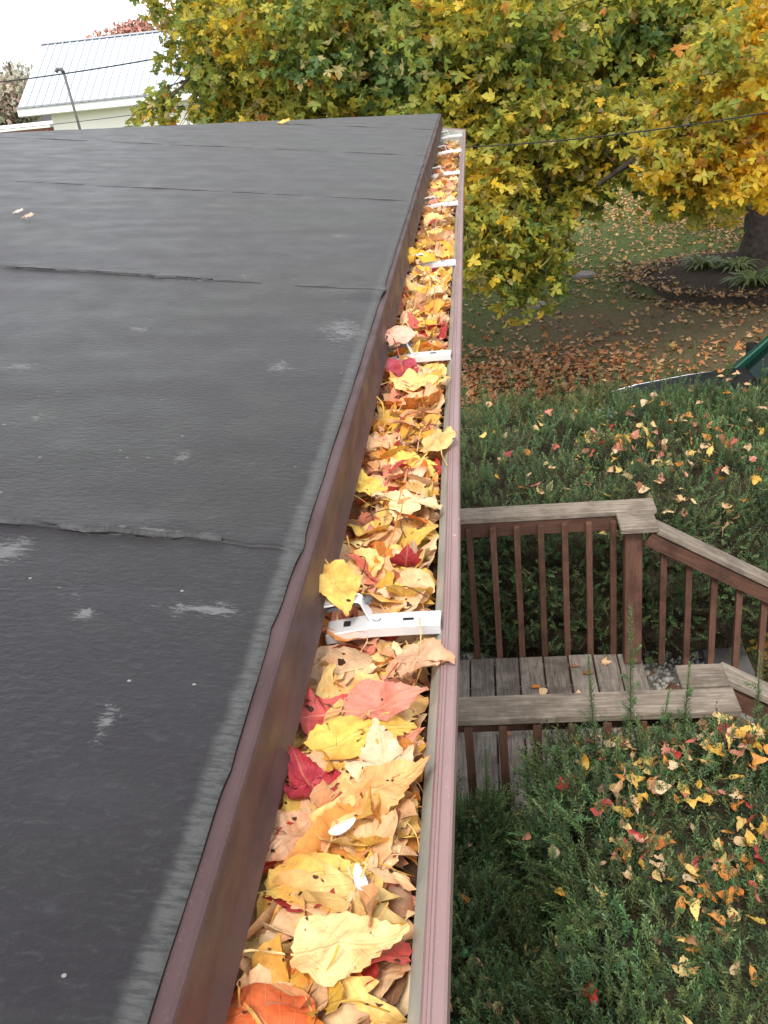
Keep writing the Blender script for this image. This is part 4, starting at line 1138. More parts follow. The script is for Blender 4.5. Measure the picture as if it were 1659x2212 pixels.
hedge_leaves(H1, near_lobes, [(.43, 3.3, .14, .9), (.60, 3.2, .15, .9), (.86, 3.25, .22, .9), (.42, 3.02, .12, .9), (.42, 2.83, .12, 1.1), (.46, 2.66, .12, 1.1), (.50, 2.48, .10, 1.2), (.54, 2.34, .08, 1.2), (.68, 2.95, .15, .6), (.76, 2.75, .18, .7), (.8, 2.5, .2, .5), (1.1, 2.9, .3, .8)], 300, .040, .068, 'the near hedge', 150, .03)
hedge_leaves(H2, far_lobes, [(.35, 6.9, .3, .8), (.8, 6.8, .3, 1.0), (1.2, 6.8, .3, .8), (1.6, 6.4, .3, .8), (.5, 6.2, .25, .7), (1.0, 6.2, .3, 1.0), (1.5, 5.9, .2, .4), (1.2, 7.3, .3, .4)], 260, .045, .08, 'the far hedge', 110, .05)

# ------------------------------------------------------------------ big maple tree
TX, TY = 4.80, 18.5
maple = empty('maple_tree', (TX, TY, 0))
tag(maple, 'large spreading maple with green and golden autumn leaves beyond the hedge', 'tree')
MO = Vector((-TX, -TY, 0))
mb = MB()
mb.tube([(TX, TY, -0.12), (TX, TY, .12), (TX + .02, TY, .5), (TX, TY, 1.3), (TX - .05, TY, 2.2), (TX - .05, TY - .1, 3.2), (TX + .1, TY, 5.0), (TX, TY, 7.5)], [.42, .34, .255, .225, .21, .19, .14, .06], 14)
o = mb.build('trunk', M_bark, maple, 0, True); o.location = MO

def wray(u, v, y):
    d = R3 @ np.array((u - 829.5, -(v - 1106), -2200.)); return CAM + d * (y / d[1])
# leaf masses: centre and radii in metres
MASS = [
    (-2.95, 13.2, 4.60, 0.75, 1.2, 0.85, .5), (-2.0, 12.6, 4.75, 1.2, 1.2, 1.1, .9), (-2.55, 12.9, 3.9, .9, .9, .55, .6), (-1.2, 11.4, 4.6, 1.2, 1.2, 1.0, 1.0), (-0.9, 11.6, 3.75, 1.15, 1.0, .55, .9),
    (0.1, 10.2, 4.1, .95, 1.0, .85, 1.0), (0.35, 10.0, 3.3, .75, .8, .7, 1.0), (0.15, 9.6, 2.72, .50, .6, .62, .9), (.42, 9.7, 2.4, .36, .5, .50, .8), (1.05, 10.2, 3.25, .75, .8, .50, 1.0),
    (.80, 10.4, 2.95, .5, .6, .42, .8), (1.1, 12.0, 4.4, 1.5, 1.4, .9, 1.0), (2.5, 12.4, 4.4, 1.5, 1.4, 1.0, 1.0), (1.55, 9.4, 3.35, .55, .7, .36, .8), (2.1, 9.3, 3.3, .62, .8, .50, 1.1),
    (2.35, 8.9, 3.85, .75, .8, .50, 1.0), (1.75, 9.2, 3.05, .45, .5, .24, .7), (2.0, 9.0, 3.00, .34, .5, .20, .7), (3.0, 13.8, 2.0, .5, .6, .32, .5), (3.3, 14.5, 2.6, .8, .9, .4, .5), (4.6, 13.0, 3.6, 1.6, 1.4, 1.0, .9),
    (-3.55, 12.2, 3.75, .42, .4, .20, .28), (-3.1, 12.4, 3.55, .40, .4, .16, .22), (-2.1, 12.2, 3.55, .5, .5, .3, .4), (-1.6, 14.6, 4.2, 1.6, 1.3, .8, .8), (.6, 14.0, 3.2, 1.5, 1.2, .8, .8), (2.2, 15.5, 3.6, 1.8, 1.2, .8, .7),
]
BACK = [(5, 16.4, 6.8, 4.5, 3.6, 1.7, .4), (0.5, 14.5, 6.3, 3.0, 2.6, 1.1, .35), (4.0, 12.5, 6.2, 3.2, 2.4, 1.1, .3), (-2.5, 15, 6.0, 2.2, 2.5, 1.2, .6), (8.5, 16, 5.2, 3.5, 4.0, 2.5, .6), (7.5, 20.0, 5.4, 2.5, 1.6, 1.4, .3), (5, 16.6, 8.8, 2.6, 2.4, 1.3, .3), (-1.0, 18.5, 4.6, 2.2, 2.0, 1.2, .5)]
tleaf = [leaf_template([(a * tr_.uniform(.8, 1.15), b * tr_.uniform(.9, 1.1)) if 0 < q < 7 else (a, b) for q, (a, b) in enumerate(MAPLE5)], 0, 0, (), False, cup=.25, bend=tr_.uniform(-1.7, 1.7), roll=tr_.uniform(-1.9, 1.9), wav=.04, seed=400 + i, fold=tr_.uniform(-.1, .5)) for i in range(9)]
def lsmooth(p, f, s): return (np.sin(p[:, 0] * f + s) + np.sin(p[:, 1] * f * 1.3 + s * 2) + np.sin(p[:, 2] * f * 1.7 + s * 3)) / 3
def mass_leaves(masses, dens, size, clump):
    pos, mid = [], []
    for k, (cx, cy, cz, rx, ry, rz, dn) in enumerate(masses):
        nspray = int(dens * dn * (rx * ry * rz) ** (2 / 3) * 10)
        d = rng.normal(size=(nspray, 3)); d /= np.linalg.norm(d, axis=1, keepdims=True)
        r = rng.random((nspray, 1)) ** .42 * (1 + .12 * rng.normal(size=(nspray, 1)))
        c = np.array((cx, cy, cz)) + d * r * np.array((rx, ry, rz))
        m = clump
        # each spray: a drooping twig with leaves in pairs
        hd = rng.uniform(0, 6.28, nspray); L_ = rng.uniform(.25, .6, nspray)
        tt = rng.random((nspray, m))
        off_ = np.stack([np.cos(hd)[:, None] * L_[:, None] * (tt - .5), np.sin(hd)[:, None] * L_[:, None] * (tt - .5), -.16 * tt ** 2 * 1.5], 2) + rng.normal(0, .055, (nspray, m, 3))
        pos.append((c[:, None] + off_).reshape(-1, 3)); mid.append(np.repeat(np.full(nspray, k), m))
    return np.concatenate(pos), np.concatenate(mid)
def leaf_cols(p):
    n = len(p)
    gold = np.clip((p[:, 0] - .9) / 1.5, 0, 1) * np.clip((11.5 - p[:, 1]) / 2, 0, 1)
    left = np.clip((-.6 - p[:, 0]) / 1.5, 0, 1)
    a = lsmooth(p, 2.1, 1.0) * .55 + lsmooth(p, 5.3, 2.0) * .45 + rng.normal(0, .30, n) + gold * 1.05 + left * .15 - .10
    g1 = np.array((.165, .240, .045)); g2 = np.array((.36, .38, .060)); g3 = np.array((.60, .49, .055)); g4 = np.array((.80, .50, .025)); dk = np.array((.075, .155, .050))
    st = [(-.9, dk), (-.35, g1), (.15, g2), (.62, g3), (1.15, g4)]
    C = np.zeros((n, 3))
    for ch in range(3): C[:, ch] = np.interp(a, [s[0] for s in st], [s[1][ch] for s in st])
    orange = rng.random(n) < .03
    C[orange] = np.array((.50, .24, .05))
    pale = rng.random(n) < .06
    C[pale] = np.array((.46, .42, .17))
    return np.clip(C * rng.uniform(.9, 1.3, (n, 1)), 0, .9)
PF, _ = mass_leaves(MASS, 41, .1, 12)
_u, _v, _dd = project(PF); PF = PF[((_v > -.02) & (_u < 1.03)) | (rng.random(len(PF)) < .25)]

PB, _ = mass_leaves(BACK, 4.6, .1, 12)
def tree_rot(n): return euler(rng.normal(-.75, .55, n), rng.normal(0, .55, n), rng.uniform(0, 6.28, n) * 1.0)
def droop_rot(n):
    az = rng.uniform(0, 6.28, n); pitch = rng.normal(-.95, .65, n); rl = rng.normal(0, .75, n)
    z = np.zeros(n)
    Rz = euler(z, z, az); Rx = euler(pitch, z, z); Ry = euler(z, rl, z)
    return Rz @ Rx @ Ry
gap_limb = [(4.75, 18.4, 2.7), tuple(wray(1560, 285, 12.0)), tuple(wray(1460, 305, 10.2)), tuple(wray(1370, 345, 9.6)), tuple(wray(1290, 400, 9.4))]
gap_limb2 = [(4.75, 18.4, 3.2), tuple(wray(1700, 60, 11.5)), tuple(wray(1610, 95, 9.6)), tuple(wray(1540, 150, 9.2))]
mk = np.ones(len(PF), bool)
for gl_, rr_ in ((gap_limb, .30), (gap_limb2, .20)):
    for p0_, p1_ in zip(gl_[1:-1], gl_[2:]):
        for q_ in np.linspace(0, 1, 12):
            c_ = np.array(p0_) * (1 - q_) + np.array(p1_) * q_
            c_ = c_ + (CAM - c_) / np.linalg.norm(CAM - c_) * .12
            mk &= np.linalg.norm(PF - c_, axis=1) > rr_ * (.75 + .5 * abs(math.sin(q_ * 9)))
PF = PF[mk]
vis = in_view(PF, .0)
dist = np.linalg.norm(PF - CAM, axis=1)
# hidden test by coarse depth order: nearest leaves in each picture cell are the ones seen
order = np.argsort(dist + ~vis * 100)
u_, v_, _d = project(PF)
cell = {}
solo_t = []
for k in order:
    if not vis[k] or len(solo_t) >= 290: break
    if v_[k] > .34: continue
    key = (int(u_[k] * 60), int(v_[k] * 80))
    if cell.get(key, 0) < 1 and (u_[k] > .58 or v_[k] < .11):
        cell[key] = cell.get(key, 0) + 1; solo_t.append(k)
solo_t = set(solo_t)
tl_mesh = []
for (v, f, l) in tleaf:
    m_ = fast_mesh('leaf', v, f, np.ones((len(v), 3)), l); m_.materials.append(M_leaf_tree); tl_mesh.append(m_)
RT = droop_rot(len(PF)); CT = leaf_cols(PF); ST = rng.uniform(.062, .120, len(PF)); TI = rng.integers(9, size=len(PF))
for k in solo_t:
    o = bpy.data.objects.new('leaf', tl_mesh[TI[k]]); COL.objects.link(o); o.parent = maple
    o.matrix_local = Matrix.Translation(MO + Vector(PF[k])) @ Matrix(RT[k].tolist()).to_4x4() @ Matrix.Scale(float(ST[k]), 4)
    c = CT[k]; o.color = (float(c[0]), float(c[1]), float(c[2]), 1)
keepm = np.ones(len(PF), bool); keepm[list(solo_t)] = False
parts = []
for i in range(9):
    m = keepm & (TI == i)
    v, f, l = tleaf[i]
    parts.append(bake(v, f, RT[m], PF[m], ST[m], CT[m], l, rng.uniform(0, 50, m.sum())))
# the high and far side of the crown, seen only through gaps: larger, fewer leaves
v, f, l = tleaf[0]
parts.append(bake(v, f, droop_rot(len(PB)), PB, rng.uniform(.16, .26, len(PB)), leaf_cols(PB), l, rng.uniform(0, 50, len(PB))))
V, F, C, L = join_baked(parts)
o = link('crown', fast_mesh('crown', V, F, C, L), M_leaf_tree, maple); o.location = MO; o['kind'] = 'stuff'
# limbs reaching into each mass
def limb(a, b, r0, r1, sag=.25, n=7):
    a, b = Vector(a), Vector(b); pts = []; rd = []
    for i in range(n):
        s = i / (n - 1); p = a.lerp(b, s); p.z += math.sin(s * math.pi) * sag
        p += Vector((random.uniform(-1, 1), random.uniform(-1, 1), random.uniform(-1, 1))) * .07 * math.sin(s * math.pi)
        pts.append(p); rd.append(r0 + (r1 - r0) * s)
    return pts, rd
mains = [((TX - .05, TY, 2.1), (1.9, 12.2, 3.9), .115, .035), ((TX - .05, TY, 2.4), (-.8, 12.8, 4.5), .12, .03), ((TX, TY, 2.0), (2.9, 10.6, 3.75), .11, .03), ((TX, TY, 2.9), (5.2, 13.0, 4.6), .11, .03),
         ((TX, TY, 2.7), (.4, 11.6, 3.7), .09, .025), ((TX, TY, 3.6), (-2.2, 14.2, 5.0), .10, .03), ((TX, TY, 3.0), (9.0, 17, 5.2), .12, .04), ((TX, TY, 3.0), (7.0, 22.5, 5.6), .12, .04), ((TX, TY, 3.4), (1.6, 21.5, 5.6), .11, .03)]
ends = []
for (a, b, r0, r1) in mains:
    pts, rd = limb(a, b, r0, r1, .35)
    mb = MB(); mb.tube(pts, rd, 9); o = mb.build('limb', M_bark, maple, 0, True); o.location = MO
    ends += [(p, r) for p, r in zip(pts[3:], rd[3:])]
for gl_ in (gap_limb, gap_limb2):
    mb = MB(); mb.tube(gl_, list(np.linspace(.075, .018, len(gl_))), 8); o = mb.build('limb', M_bark, maple, 0, True); o.location = MO
for (cx, cy, cz, rx, ry, rz, dn) in MASS:
    c = Vector((cx, cy, cz))
    p0, r0 = min(ends, key=lambda e: (e[0] - c).length)
    pts, rd = limb(p0, c, min(r0, .03) * .8, .010, .12, 6)
    mb = MB(); mb.tube(pts, rd, 6)
    for q in range(12):
        d = Vector((random.uniform(-1, 1) * rx, random.uniform(-1, 1) * ry, random.uniform(-.8, .5) * rz)) * 1.02
        s0 = pts[random.randint(2, 5)]
        pp, rr = limb(s0, c + d, .009, .003, .06, 5); mb.tube(pp, rr, 4)
    o = mb.build('branch', M_bark, maple, 0, True); o.location = MO

# ------------------------------------------------------------------ leaves and grass on the lawn
def lawn_scatter(n, xr, yr, dens, smin, smax, cols, w):
    out = []
    while len(out) < n:
        x = rng.uniform(*xr); y = rng.uniform(*yr)
        if rng.random() < dens(x, y): out.append((x, y))
    P = np.array(out); P = np.column_stack([P, ground_z(P[:, 0], P[:, 1]) + rng.uniform(.008, .03, n)])
    bed = (((P[:, 0] - 4.6) / 2.1) ** 2 + ((P[:, 1] - 17.6) / 1.85) ** 2) < 1
    P[bed, 2] += .12
    ci = rng.choice(len(cols), n, p=w); C = np.array(cols)[ci] * rng.uniform(.7, 1.15, (n, 1))
    R = euler(rng.normal(0, .35, n), rng.normal(0, .35, n), rng.uniform(0, 6.28, n)); S = rng.uniform(smin, smax, n)
    TI_ = rng.integers(4, size=n); parts = []
    for i in range(4):
        m = TI_ == i; v, f, l = gl[i]; parts.append(bake(v, f, R[m], P[m], S[m], C[m], l, rng.uniform(0, 50, m.sum())))
    return parts
gl = [leaf_template([MAPLE5, [(0, 0), (.3, .1), (.5, .4), (.22, .5), (0, 1)], MAPLE5, [(0, 0), (.3, .1), (.34, .4), (.2, .7), (0, 1)]][i], 0, 0, (), False, cup=.4, bend=tr_.uniform(-1.3, 1.3), roll=tr_.uniform(-1.4, 1.4), wav=.03, seed=500 + i) for i in range(4)]
def sn(x, y, f, s): return .5 + .25 * (math.sin(x * f + s) + math.sin(y * f * .8 + s * 2 + x * .7))
def d_near(x, y):       # orange brown carpet nearest the house
    a = 1.0 if y < 13.2 else max(.06, 1 - (y - 13.2) / 1.8)
    a *= 1 - .75 * max(0, min(1, (x - 1.7) / .9)) * (1 if y > 11.6 else .25)
    return a * (.35 + .65 * sn(x, y, 1.7, 1))
def d_far(x, y):
    band = .12 + .9 * max(0, sn(x, y, .9, 3) - .35)
    if 13 < y < 18: band *= .45
    return min(1, band)
near_c = [(.56, .25, .085), (.64, .35, .15), (.42, .18, .075), (.72, .48, .25), (.56, .19, .09)]
far_c = [(.56, .32, .13), (.60, .40, .19), (.46, .25, .10), (.54, .38, .12), (.38, .18, .08)]
parts = lawn_scatter(7600, (-1.8, 5.0), (8.3, 16.0), d_near, .055, .095, near_c, [.32, .26, .2, .14, .08])
parts += lawn_scatter(15000, (-1, 9.5), (13, 32), d_far, .05, .09, far_c, [.28, .24, .22, .16, .10])
parts += lawn_scatter(1500, (2.3, 6.5), (15.5, 19.5), lambda x, y: math.exp(-((math.hypot((x - 4.6) / 2.15, (y - 17.6) / 1.9) - .95) / .16) ** 2) + .15, .05, .09, [(.16, .11, .07), (.44, .28, .13), (.10, .07, .05), (.5, .36, .2)], [.3, .3, .2, .2])
parts += lawn_scatter(1000, (1.74, 4.0), (4.5, 8.3), lambda x, y: .8, .05, .08, [(.62, .42, .08), (.55, .32, .08), (.40, .24, .10)], [.5, .3, .2])
parts += lawn_scatter(200, (-.4, 1.6), (5.5, 7.5), lambda x, y: .8, .04, .07, near_c, [.32, .26, .2, .14, .08])
V, F, C, L = join_baked(parts)
tag(link('lawn_leaves', fast_mesh('lawn_leaves', V, F, C, L), M_leaf_ground), kind='stuff')

n = 52000
x = rng.uniform(-1.5, 9, n); y = 8.4 + (rng.random(n) ** 1.0) * 23
bare = (y > 12.3) & (y < 16.6) & (x > .3) & (rng.random(n) < .8)
bed = (((x - 4.6) / 2.15) ** 2 + ((y - 17.6) / 1.9) ** 2) < 1
m = ~(bare | bed)
extra = rng.uniform(0, 1, (9000, 2)) * np.array((2.4, 4.6)) + np.array((1.74, 4.0))
x = np.concatenate([x[m], extra[:, 0]]); y = np.concatenate([y[m], extra[:, 1]]); n = len(x)
h = rng.uniform(.03, .075, n); a = rng.uniform(0, 6.28, n); wv = .006
b0 = np.stack([x, y, ground_z(x, y) - .005], 1); sdv = np.stack([np.cos(a), np.sin(a), 0 * a], 1) * wv
tp = b0 + np.stack([rng.normal(0, .02, n), rng.normal(0, .02, n), h], 1)
V = np.stack([b0 - sdv, b0 + sdv, tp], 1).reshape(-1, 3)
C = np.repeat(np.array((.110, .150, .045))[None] * rng.uniform(.6, 1.5, (n, 1)), 3, 0)
tag(link('grass', fast_mesh('grass', V, np.arange(n * 3).reshape(-1, 3), C), M_needle), kind='stuff')

# stepping discs in the lawn
for (x, y, lab, r) in ((1.80, 18.47, 'farther round grey lid lying flush in the leafy lawn', .21), (0.89, 16.69, 'nearer round grey lid lying flush in the leafy lawn', .21)):
    z = float(ground_z(x, y)); mb = MB()
    mb.tube([(0, 0, -.03), (0, 0, .045)], r, 26); mb.tube([(0, 0, .045), (0, 0, .053)], r * .86, 26)
    o = mb.build('round_lid', M_concrete, None, .004); o.location = (x, y, z); tag(o, lab, 'lid')

# broad-leaved clumps on the mulch bed
def clump(x, y, r, h, nb, label):
    P = []; F = []; C = []
    for i in range(nb):
        a = rng.uniform(0, 6.28); L_ = r * rng.uniform(.7, 1.15); w = rng.uniform(.018, .035); hh = h * .62 * rng.uniform(.7, 1.15)
        dx, dy = math.cos(a), math.sin(a); o0 = len(P); sx_, sy_ = -dy * w, dx * w
        for k, s in enumerate((0, .25, .5, .75, 1)):
            cx_, cy_ = dx * L_ * s, dy * L_ * s; z = hh * (math.sin(s * 2.3)) - .04 * s; ww = math.sin(math.pi * min(.97, .12 + s * .86))
            P += [(cx_ - sx_ * ww, cy_ - sy_ * ww, z), (cx_ + sx_ * ww, cy_ + sy_ * ww, z)]
            c = np.array((.17, .22, .075)) * rng.uniform(.6, 1.4); C += [c, c]
        F += [(o0 + 2 * k, o0 + 2 * k + 1, o0 + 2 * k + 3, o0 + 2 * k + 2) for k in range(4)]
    root = empty('leafy_plant', (x, y, .10))
    o = link('foliage', fast_mesh('foliage', np.array(P), np.array(F), np.array(C)), M_needle, root); o['kind'] = 'stuff'
    tag(root, label, 'plant', 'strap leaved plants under the maple')
clump(3.75, 17.9, .45, .38, 70, 'strap leaved green plant at the left end of the mulch bed')
clump(4.25, 17.6, .42, .36, 60, 'strap leaved green plant second from the left on the mulch bed')
clump(4.25, 16.5, .48, .36, 80, 'pale strap leaved plant at the front of the mulch bed')
clump(4.8, 16.6, .5, .40, 80, 'pale strap leaved plant in front of the maple trunk')
clump(5.5, 17.2, .5, .40, 70, 'strap leaved plant right of the maple trunk')

# ------------------------------------------------------------------ car behind the hedge
car = empty('parked_car', (1.05, 9.02, 0))
tag(car, 'dark green car, hood coloured dark for reflected trees, parked behind the far hedge', 'car')
def loft(secs, name, mat, parent=None, smooth=True, close=True):
    """secs: list of rings with the same number of points"""
    n = len(secs[0]); vs = [p for s in secs for p in s]
    fs = [(i * n + q, i * n + (q + 1) % n, (i + 1) * n + (q + 1) % n, (i + 1) * n + q) for i in range(len(secs) - 1) for q in range(n)]
    if close: fs += [tuple(range(n)), tuple((len(secs) - 1) * n + q for q in range(n))[::-1]]
    mb = MB(); mb.add(vs, fs); return mb.build(name, mat, parent or car, 0, smooth)
def body_ring(x, w, zb, zt, crown=.03):
    r = []
    for (a, b) in ((-1, 0), (-1, .45), (-.985, .75), (-.93, .93), (-.80, 1.0), (-.4, 1.03), (0, 1.04), (.4, 1.03), (.80, 1.0), (.93, .93), (.985, .75), (1, .45), (1, 0), (.5, -.02), (-.5, -.02)):
        r.append((x, a * w, zb + (zt - zb) * b if b <= 1 else zt + crown * (b - 1) / .04))
    return r
loft([body_ring(x, w, zb, zt) for x, w, zb, zt in ((0, .62, .34, .60), (.03, .76, .26, .72), (.12, .83, .20, .83), (.4, .86, .19, .90), (1.25, .88, .19, .985), (1.45, .88, .19, 1.00), (3.0, .89, .19, 1.02), (3.9, .88, .2, 1.03), (4.45, .84, .26, 1.0), (4.58, .76, .34, .80))], 'body', M_carbody)
# hood panel, slightly proud of the wings
hs = []
for x, w, z in ((.10, .66, .835), (.16, .72, .865), (.4, .75, .935), (.9, .765, .995), (1.22, .76, 1.025)):
    hs.append([(x, w * a, z + .028 * (1 - a * a)) for a in (-1, -.9, -.6, -.3, 0, .3, .6, .9, 1)] + [(x, w * a, z - .03) for a in (1, -1)])
loft(hs, 'hood', M_hood)
# cowl, greenhouse: roof, pillars, glass
mb = MB(); mb.add([(1.22, -.76, 1.02), (1.22, .76, 1.02), (1.45, .80, 1.045), (1.45, -.80, 1.045), (1.22, -.76, .99), (1.22, .76, .99), (1.45, .80, 1.0), (1.45, -.80, 1.0)], [(0, 1, 2, 3), (7, 6, 5, 4), (0, 4, 5, 1), (1, 5, 6, 2), (2, 6, 7, 3), (3, 7, 4, 0)])
mb.build('cowl', M_rubber, car)
gl_b = [(1.42, .78, 1.035), (4.35, .76, 1.04)]; RFZ = 1.74
mb = MB()
for s in (-1, 1):
    mb = MB(); mb.beam((1.36, .80 * s, 1.00), (2.08, .66 * s, RFZ - .02), .085, .075, (0, s, 0.2)); mb.build('windshield_pillar', M_carbody, car, .012)
for s in (-1, 1):
    mb = MB()
    mb.beam((2.75, .80 * s, 1.02), (2.72, .66 * s, RFZ - .02), .09, .05, (0, 1, .2)); mb.build('middle_pillar', M_carbody, car, .01)
    mb = MB(); mb.beam((4.42, .76 * s, 1.0), (4.10, .64 * s, RFZ - .02), .14, .07, (0, 1, .2))
    mb.build('rear_pillar', M_carbody, car, .01)
rf = []
for x, w, z in ((2.02, .64, RFZ - .03), (2.2, .67, RFZ + .01), (3.2, .68, RFZ + .03), (4.0, .66, RFZ), (4.15, .60, RFZ - .04)):
    rf.append([(x, w * a, z + .03 * (1 - a * a)) for a in (-1, -.85, -.4, 0, .4, .85, 1)] + [(x, w * a, z - .05) for a in (1, -1)])
loft(rf, 'roof', M_carbody)
mb = MB(); mb.add([(1.44, -.76, 1.04), (1.44, -.25, 1.055), (1.44, .25, 1.055), (1.44, .76, 1.04), (2.07, -.64, RFZ - .035), (2.05, -.2, RFZ - .02), (2.05, .2, RFZ - .02), (2.07, .64, RFZ - .035)], [(0, 1, 5, 4), (1, 2, 6, 5), (2, 3, 7, 6)])
o = mb.build('windshield', M_glass, car); sm_ = o.modifiers.new('thick', 'SOLIDIFY'); sm_.thickness = .006
for s in (-1, 1):
    mb = MB(); mb.add([(1.5, .805 * s, 1.02), (2.68, .81 * s, 1.03), (2.66, .665 * s, RFZ - .05), (2.12, .66 * s, RFZ - .05)], [(0, 1, 2, 3)]); o = mb.build('side_window', M_glass, car); q = o.modifiers.new('thick', 'SOLIDIFY'); q.thickness = .006
    mb = MB(); mb.add([(2.82, .81 * s, 1.03), (4.3, .77 * s, 1.03), (4.05, .655 * s, RFZ - .05), (2.80, .665 * s, RFZ - .05)], [(0, 1, 2, 3)]); o = mb.build('side_window', M_glass, car); q = o.modifiers.new('thick', 'SOLIDIFY'); q.thickness = .006
    mb = MB(); mb.tube([(1.58, .82 * s, 1.06), (1.57, .90 * s, 1.09)], .02, 8)
    mb.box((1.57, .985 * s, 1.12), (.10, .20, .13)); m_o = mb.build('mirror', M_rubber, car, .018)
    mb = MB(); mb.box((1.622, .985 * s, 1.12), (.006, .17, .10)); mb.build('mirror_glass', M_glass, m_o, .002)
    mb = MB(); mb.tube([(1.30, -.45 if s < 0 else .15, 1.045), (1.42, -.25 + (.0 if s < 0 else .55), 1.075), (1.50, -.62 + (0 if s < 0 else .60), 1.125)], .009, 6); mb.build('wiper', M_rubber, car)
    mb = MB(); mb.box((.07, .60 * s, .66), (.10, .28, .15)); mb.build('headlight', M_lamp, car, .02)
    for xw in (.82, 3.62):
        mb = MB(); mb.tube([(xw, .70 * s, .32), (xw, .73 * s, .32), (xw, .86 * s, .32), (xw, .895 * s, .32)], [.26, .32, .32, .27], 24); w_ = mb.build('tyre', M_rubber, car, 0, True)
        mb = MB(); mb.tube([(xw, .86 * s, .32), (xw, .90 * s, .32)], [.19, .17], 20); mb.build('rim', M_chrome, w_)
mb = MB(); mb.box((-.01, 0, .50), (.08, 1.15, .14)); mb.build('bumper', M_rubber, car, .02)
mb = MB(); mb.box((.015, 0, .68), (.05, .80, .10)); mb.build('grille', M_rubber, car, .01)
mb = MB(); mb.tube([(.14, .765, .872), (.4, .775, .925), (.9, .79, .985), (1.25, .79, 1.012)], .006, 6); mb.build('trim_strip', M_chrome, car)
for k, (lx, ly, key) in enumerate(((2.20, 9.55, 'orange'), (2.33, 9.45, 'tan'), (2.22, 9.30, 'pink'), (2.36, 9.15, 'tan'), (2.31, 8.95, 'red'), (2.40, 9.0, 'tan'), (2.18, 9.42, 'tan'))):
    v, f, l = FLAT[(k * 5) % 12]; m_ = fast_mesh('fallen_leaf', v, f, np.ones((len(v), 3)), l, smooth=True); m_.materials.append(M_leaf)
    R = euler(np.array([.1]), np.array([-.1]), np.array([k * 1.3]))[0]
    gutter_leaf(m_, R, .07, np.array((lx, ly, 1.085)), PAL[key][0], '%s leaf on the car hood %s' % (ADJ[key], ['farthest from the camera', 'beside the far wiper', 'in the middle of the cowl', 'above the near wiper', 'redder than the rest at the glass', 'near the windshield base', 'close to the farthest one'][k]), 'leaves on the car', 'fallen_leaf')

# ------------------------------------------------------------------ white building far left
wh = empty('white_building', (-8, 45, 0))
tag(wh, 'long white building with pale ribbed metal roof far beyond the house', 'building')
X0, X1, YF, YB = -17.9, 5.5, 43.5, 50.1
EVZ, RGZ = 3.0, 5.30
WO = Vector((8, -45, 0))
def wpart(mb, name, mat, bevel=0.0):
    o = mb.build(name, mat, wh, bevel); o.location = WO; return o
mb = MB(); mb.box(((X0 + X1) / 2 + .3, (YF + YB) / 2, EVZ / 2 - .05), (X1 - X0 - .9, YB - YF, EVZ)); wpart(mb, 'wall', M_whitewall)
YR = 46.8
mb = MB()
for (ya, yb) in ((YF - .7, YR), (YB + .7, YR)):
    mb.add([(X0 - .3, ya, EVZ), (X1 + .3, ya, EVZ), (X1 + .3, yb, RGZ), (X0 - .3, yb, RGZ), (X0 - .3, ya, EVZ - .08), (X1 + .3, ya, EVZ - .08), (X1 + .3, yb, RGZ - .08), (X0 - .3, yb, RGZ - .08)],
           [(0, 1, 2, 3), (7, 6, 5, 4), (0, 4, 5, 1), (1, 5, 6, 2), (2, 6, 7, 3), (3, 7, 4, 0)])
roof_o = wpart(mb, 'roof', M_metalroof)
rib_me = None
L_r = math.hypot(YR - YF + .7, RGZ - EVZ); an = math.atan2(RGZ - EVZ, YR - YF + .7)
mb = MB(); mb.box((0, 0, 0), (.07, L_r, .06)); rib_me = mb.mesh('rib'); rib_me.materials.append(simple('roof_rib_grey', (.42, .46, .52), .5, .3))
for k in range(70):
    o = bpy.data.objects.new('rib', rib_me); COL.objects.link(o); o.parent = roof_o
    o.location = (X0 + .05 + k * .33, (YF - .7 + YR) / 2, (EVZ + RGZ) / 2 + .02); o.rotation_euler = (an, 0, 0)
mb = MB(); mb.box(((X0 + X1) / 2, YF - .73, EVZ - .16), (X1 - X0 + .6, .05, .26)); wpart(mb, 'fascia', M_fascia)
mb = MB(); mb.box(((X0 + X1) / 2, YF - .78, EVZ + .04), (X1 - X0 + .6, .10, .05)); wpart(mb, 'gutter', simple('grey_gutter', (.30, .29, .30), .5))
mb = MB(); mb.box(((X0 + X1) / 2, YF - .36, EVZ - .31), (X1 - X0 + .5, .70, .03)); wpart(mb, 'soffit', M_fascia)
mb = MB(); mb.box(((X0 + X1) / 2, YR, RGZ + .03), (X1 - X0 + .6, .30, .06)); wpart(mb, 'ridge_cap', simple('ridge_grey', (.45, .45, .47), .5))
for dx in (0, .32):
    mb = MB(); mb.box((-12.85 + dx, YF - .05, 2.25), (.07, .10, .28)); wpart(mb, 'wall_bracket', M_pole)
# pole in front of it
mb = MB(); mb.tube([(0, 0, 0), (-.12, 0, 2.2), (-.28, 0, 4.15)], [.055, .052, .048], 10)
pole = empty('service_pole', (-15.1, 41.2, 0)); tag(pole, 'thin dark pole with a bent cap in front of the white building', 'pole')
mb.build('pole_shaft', M_pole, pole, 0, True)
mb = MB(); mb.tube([(-.28, 0, 4.13), (-.34, 0, 4.26), (-.50, 0, 4.28), (-.56, 0, 4.18)], .075, 8); mb.build('pole_cap', M_pole, pole, 0, True)

